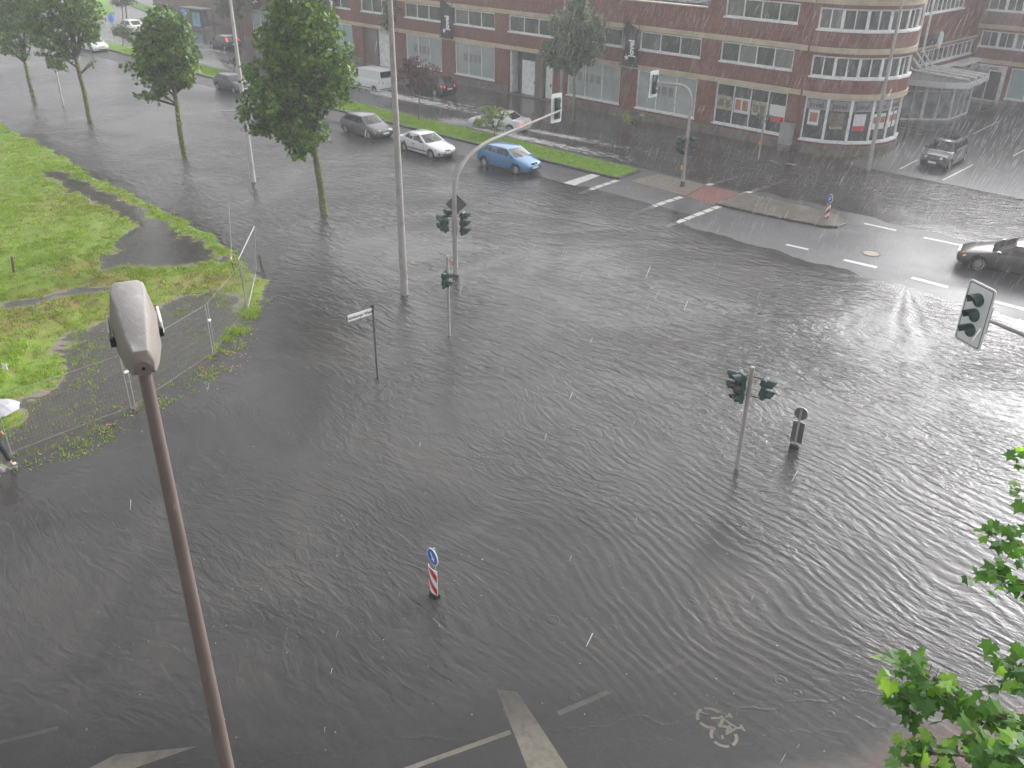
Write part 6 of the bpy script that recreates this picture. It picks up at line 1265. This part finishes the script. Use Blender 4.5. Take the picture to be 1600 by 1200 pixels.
for c, sz, tip in allP:
    k = rng.choices((0,1,2,3), (5,5,3,.5) if not tip else (3,1,5,1))[0]*2+rng.randint(0,1)
    rot = Matrix.Rotation(rng.uniform(0,6.28), 4, 'Z') @ Matrix.Rotation(rng.gauss(0,.5)-.4, 4, 'X') @ Matrix.Rotation(rng.gauss(0,.45), 4, 'Y')
    MM = Matrix.Translation(c) @ rot @ Matrix.Scale(sz, 4)
    if nleaf < 300: o = bpy.data.objects.new('leaf', LMe[k]); COL.objects.link(o); o.parent = r; o.matrix_local = MM; nleaf += 1
    else:
        b0 = len(extraV); me = LMe[k]; extraV += [MM@v.co for v in me.vertices]; extraF += [tuple(b0+i for i in p_.vertices) for p_ in me.polygons]
# crown beyond the frame, only for other viewpoints
for k in range(900):
    c = Vector((rng.gauss(1.2,1.1), rng.gauss(.0,1.0), rng.uniform(6.5,13.5)));
    v = L0+c-Vector((0,0,CAMH)); zz = v.dot(_f); 
    if zz > .5 and 800+FPX*v.dot(_r2)/zz < 1680 : continue
    if v.length < 3: continue
    MM = Matrix.Translation(c) @ Matrix.Rotation(rng.uniform(0,6.28), 4, 'Z') @ Matrix.Rotation(rng.gauss(0,.5), 4, 'X') @ Matrix.Scale(rng.uniform(.08,.13), 4); b0 = len(extraV); me = LMe[rng.choice((0,2))]; extraV += [MM@v_.co for v_ in me.vertices]; extraF += [tuple(b0+i for i in p_.vertices) for p_ in me.polygons]
mm = MB(); mm.v = [tuple(v) for v in extraV]; mm.f = extraF; mm.m = [0]*len(extraF); tag(mm.build('leaf_mass', LM[0], r, fix=False), kind='stuff')
for path, dist, nl in br[:4]:
    for k in range(2): q = near(path[2][0]+rng.uniform(-30,30), path[2][1]+rng.uniform(5,30), dist)-L0; m = MB(); m.tube([q+Vector((0,0,.12)), q+Vector((0,0,.02))], .002, 4); m.tube([q+Vector((0,0,z)) for z in (.02,.01,0,-.01,-.02)], [.006,.017,.021,.017,.006], 8); m.build('seed_ball', MT['bark'], r, smooth=True)

# ---------------------------------------------------------------- spray around driving cars
MT['spray'] = mat('white spray', (.75,.75,.75), .6)
def spray(name, c, sx, sy, sz_, n, ang, label):
    rs_ = np.random.RandomState(n); P = rs_.normal(size=(n,3))*np.array([sx,sy,sz_]); P[:,2] = np.abs(P[:,2]); ca, sa = math.cos(ang), math.sin(ang); P[:,:2] = P[:,:2]@np.array([[ca,sa],[-sa,ca]]); P += np.array([c[0],c[1],0]); s = .012+.03*rs_.rand(n)
    V = np.zeros((n,4,3)); 
    T4 = np.array([[1,1,1],[1,-1,-1],[-1,1,-1],[-1,-1,1]])*.6
    for k in range(4): V[:,k] = P+T4[k]*s[:,None]
    F = (np.arange(n)[:,None,None]*4+np.array([[0,1,2],[0,3,1],[0,2,3],[1,3,2]])[None]).reshape(-1,3); tag(link(name, np_mesh(name, V.reshape(-1,3), F), MT['spray']), kind='stuff')
spray('water_spray', (-49.3,45.2), .9, .25, .16, 2600, R(15), ''); spray('water_spray', (-62.3,48.3), 1.4, .35, .12, 1700, 0, ''); spray('water_spray', (-66.6,48.0), .5, .2, .12, 700, 0, ''); spray('water_spray', (-45.0,45.9), .5, .2, .1, 500, 0, '')

# ---------------------------------------------------------------- rain and the wet air
s = NT('falling rain'); df = s.n('ShaderNodeBsdfDiffuse'); df.inputs[0].default_value = (.9,.9,.92,1); tl = s.n('ShaderNodeBsdfTranslucent'); tl.inputs[0].default_value = (.9,.9,.92,1); ad = s.n('ShaderNodeMixShader', i0=.5); s.l(df.outputs[0], ad.inputs[1]); s.l(tl.outputs[0], ad.inputs[2])
tr = s.n('ShaderNodeBsdfTransparent'); mx = s.n('ShaderNodeMixShader', i0=.5); s.l(tr.outputs[0], mx.inputs[1]); s.l(ad.outputs[0], mx.inputs[2]); s.l(mx.outputs[0], s.out.inputs[0]); MT['rain'] = s.m
rs = np.random.RandomState(8)
fall = ray(150,2700).normalized()
def rain(n, dmin, dmax, L, wd, seed, bias=0):
    rs_ = np.random.RandomState(seed); out = []
    px = 1600*rs_.rand(n*3)**(1/(1+bias)); py = 1200*rs_.rand(n*3); u = rs_.rand(n*3); dist = (dmin**3+(dmax**3-dmin**3)*u)**(1/3)
    D = np.array([[*(_r2*((a-800)/FPX)-_u2*((c-600)/FPX)+_f)] for a, c in zip(px, py)]); D /= np.linalg.norm(D, axis=1)[:,None]; P = D*dist[:,None]+np.array([0,0,CAMH]); keep = (P[:,2] > .6) & (P[:,1] < 55.5); return P[keep][:n]
def rain_obj(P, L, wd, seed):
    rs_ = np.random.RandomState(seed); n = len(P); f = np.array(fall)[None]+rs_.normal(0,.035,(n,3)); l = L*(.6+.8*rs_.rand(n))[:,None]; a = np.cross(f, [0,1,0.2]); a /= np.linalg.norm(a,axis=1)[:,None]; b_ = np.cross(f, a); w_ = wd*(.6+.8*rs_.rand(n))[:,None]
    V = np.zeros((n,6,3))
    for k in range(3): c = math.cos(k*2.094); s_ = math.sin(k*2.094); o = a*c*w_+b_*s_*w_; V[:,k] = P+o; V[:,3+k] = P+f*l+o*.5
    F = (np.arange(n)[:,None,None]*6+np.array([[0,1,4,3],[1,2,5,4],[2,0,3,5]])[None]).reshape(-1,4); return V.reshape(-1,3), F
Vs = []; Fs = []; b0 = 0
# streaks fill the whole air above the crossing: positions are drawn in a box of air, not in the picture
def boxrain(n, x0, x1, y0, y1, z0, z1, seed): rs_ = np.random.RandomState(seed); return np.column_stack([rs_.uniform(x0,x1,n), rs_.uniform(y0,y1,n), rs_.uniform(z0,z1,n)])
for P, L, wd, sd_ in ((boxrain(7000,-75,4,26,55.8,.5,15.5,1), .32, .0022, 1), (boxrain(12000,-42,8,34,56,.5,15.5,4), .42, .003, 4), (boxrain(3000,-26,6,55,83,.5,15.5,6), .5, .005, 6), (boxrain(90,-16,3,1.5,14,.4,14.5,2), .05, .0016, 2), (boxrain(46,-12,2,2,14,2,13.5,12), .12, .0045, 12)):
    V, F = rain_obj(P, L, wd, sd_); Vs.append(V); Fs.append(F+b0); b0 += len(V)
tag(link('falling_rain', np_mesh('falling_rain', np.vstack(Vs), np.vstack(Fs)), MT['rain']), kind='stuff')
s = NT('wet air'); pv_ = s.n('ShaderNodeVolumePrincipled', Density=HAZE, Anisotropy=.2); pv_.inputs['Color'].default_value = (.96,.96,.97,1); s.l(pv_.outputs[0], s.out.inputs['Volume'])
m = MB(); m.box(-345,-70,-1.5,100,200,17.5); hz = m.build('haze', s.m); tag(hz, kind='stuff')
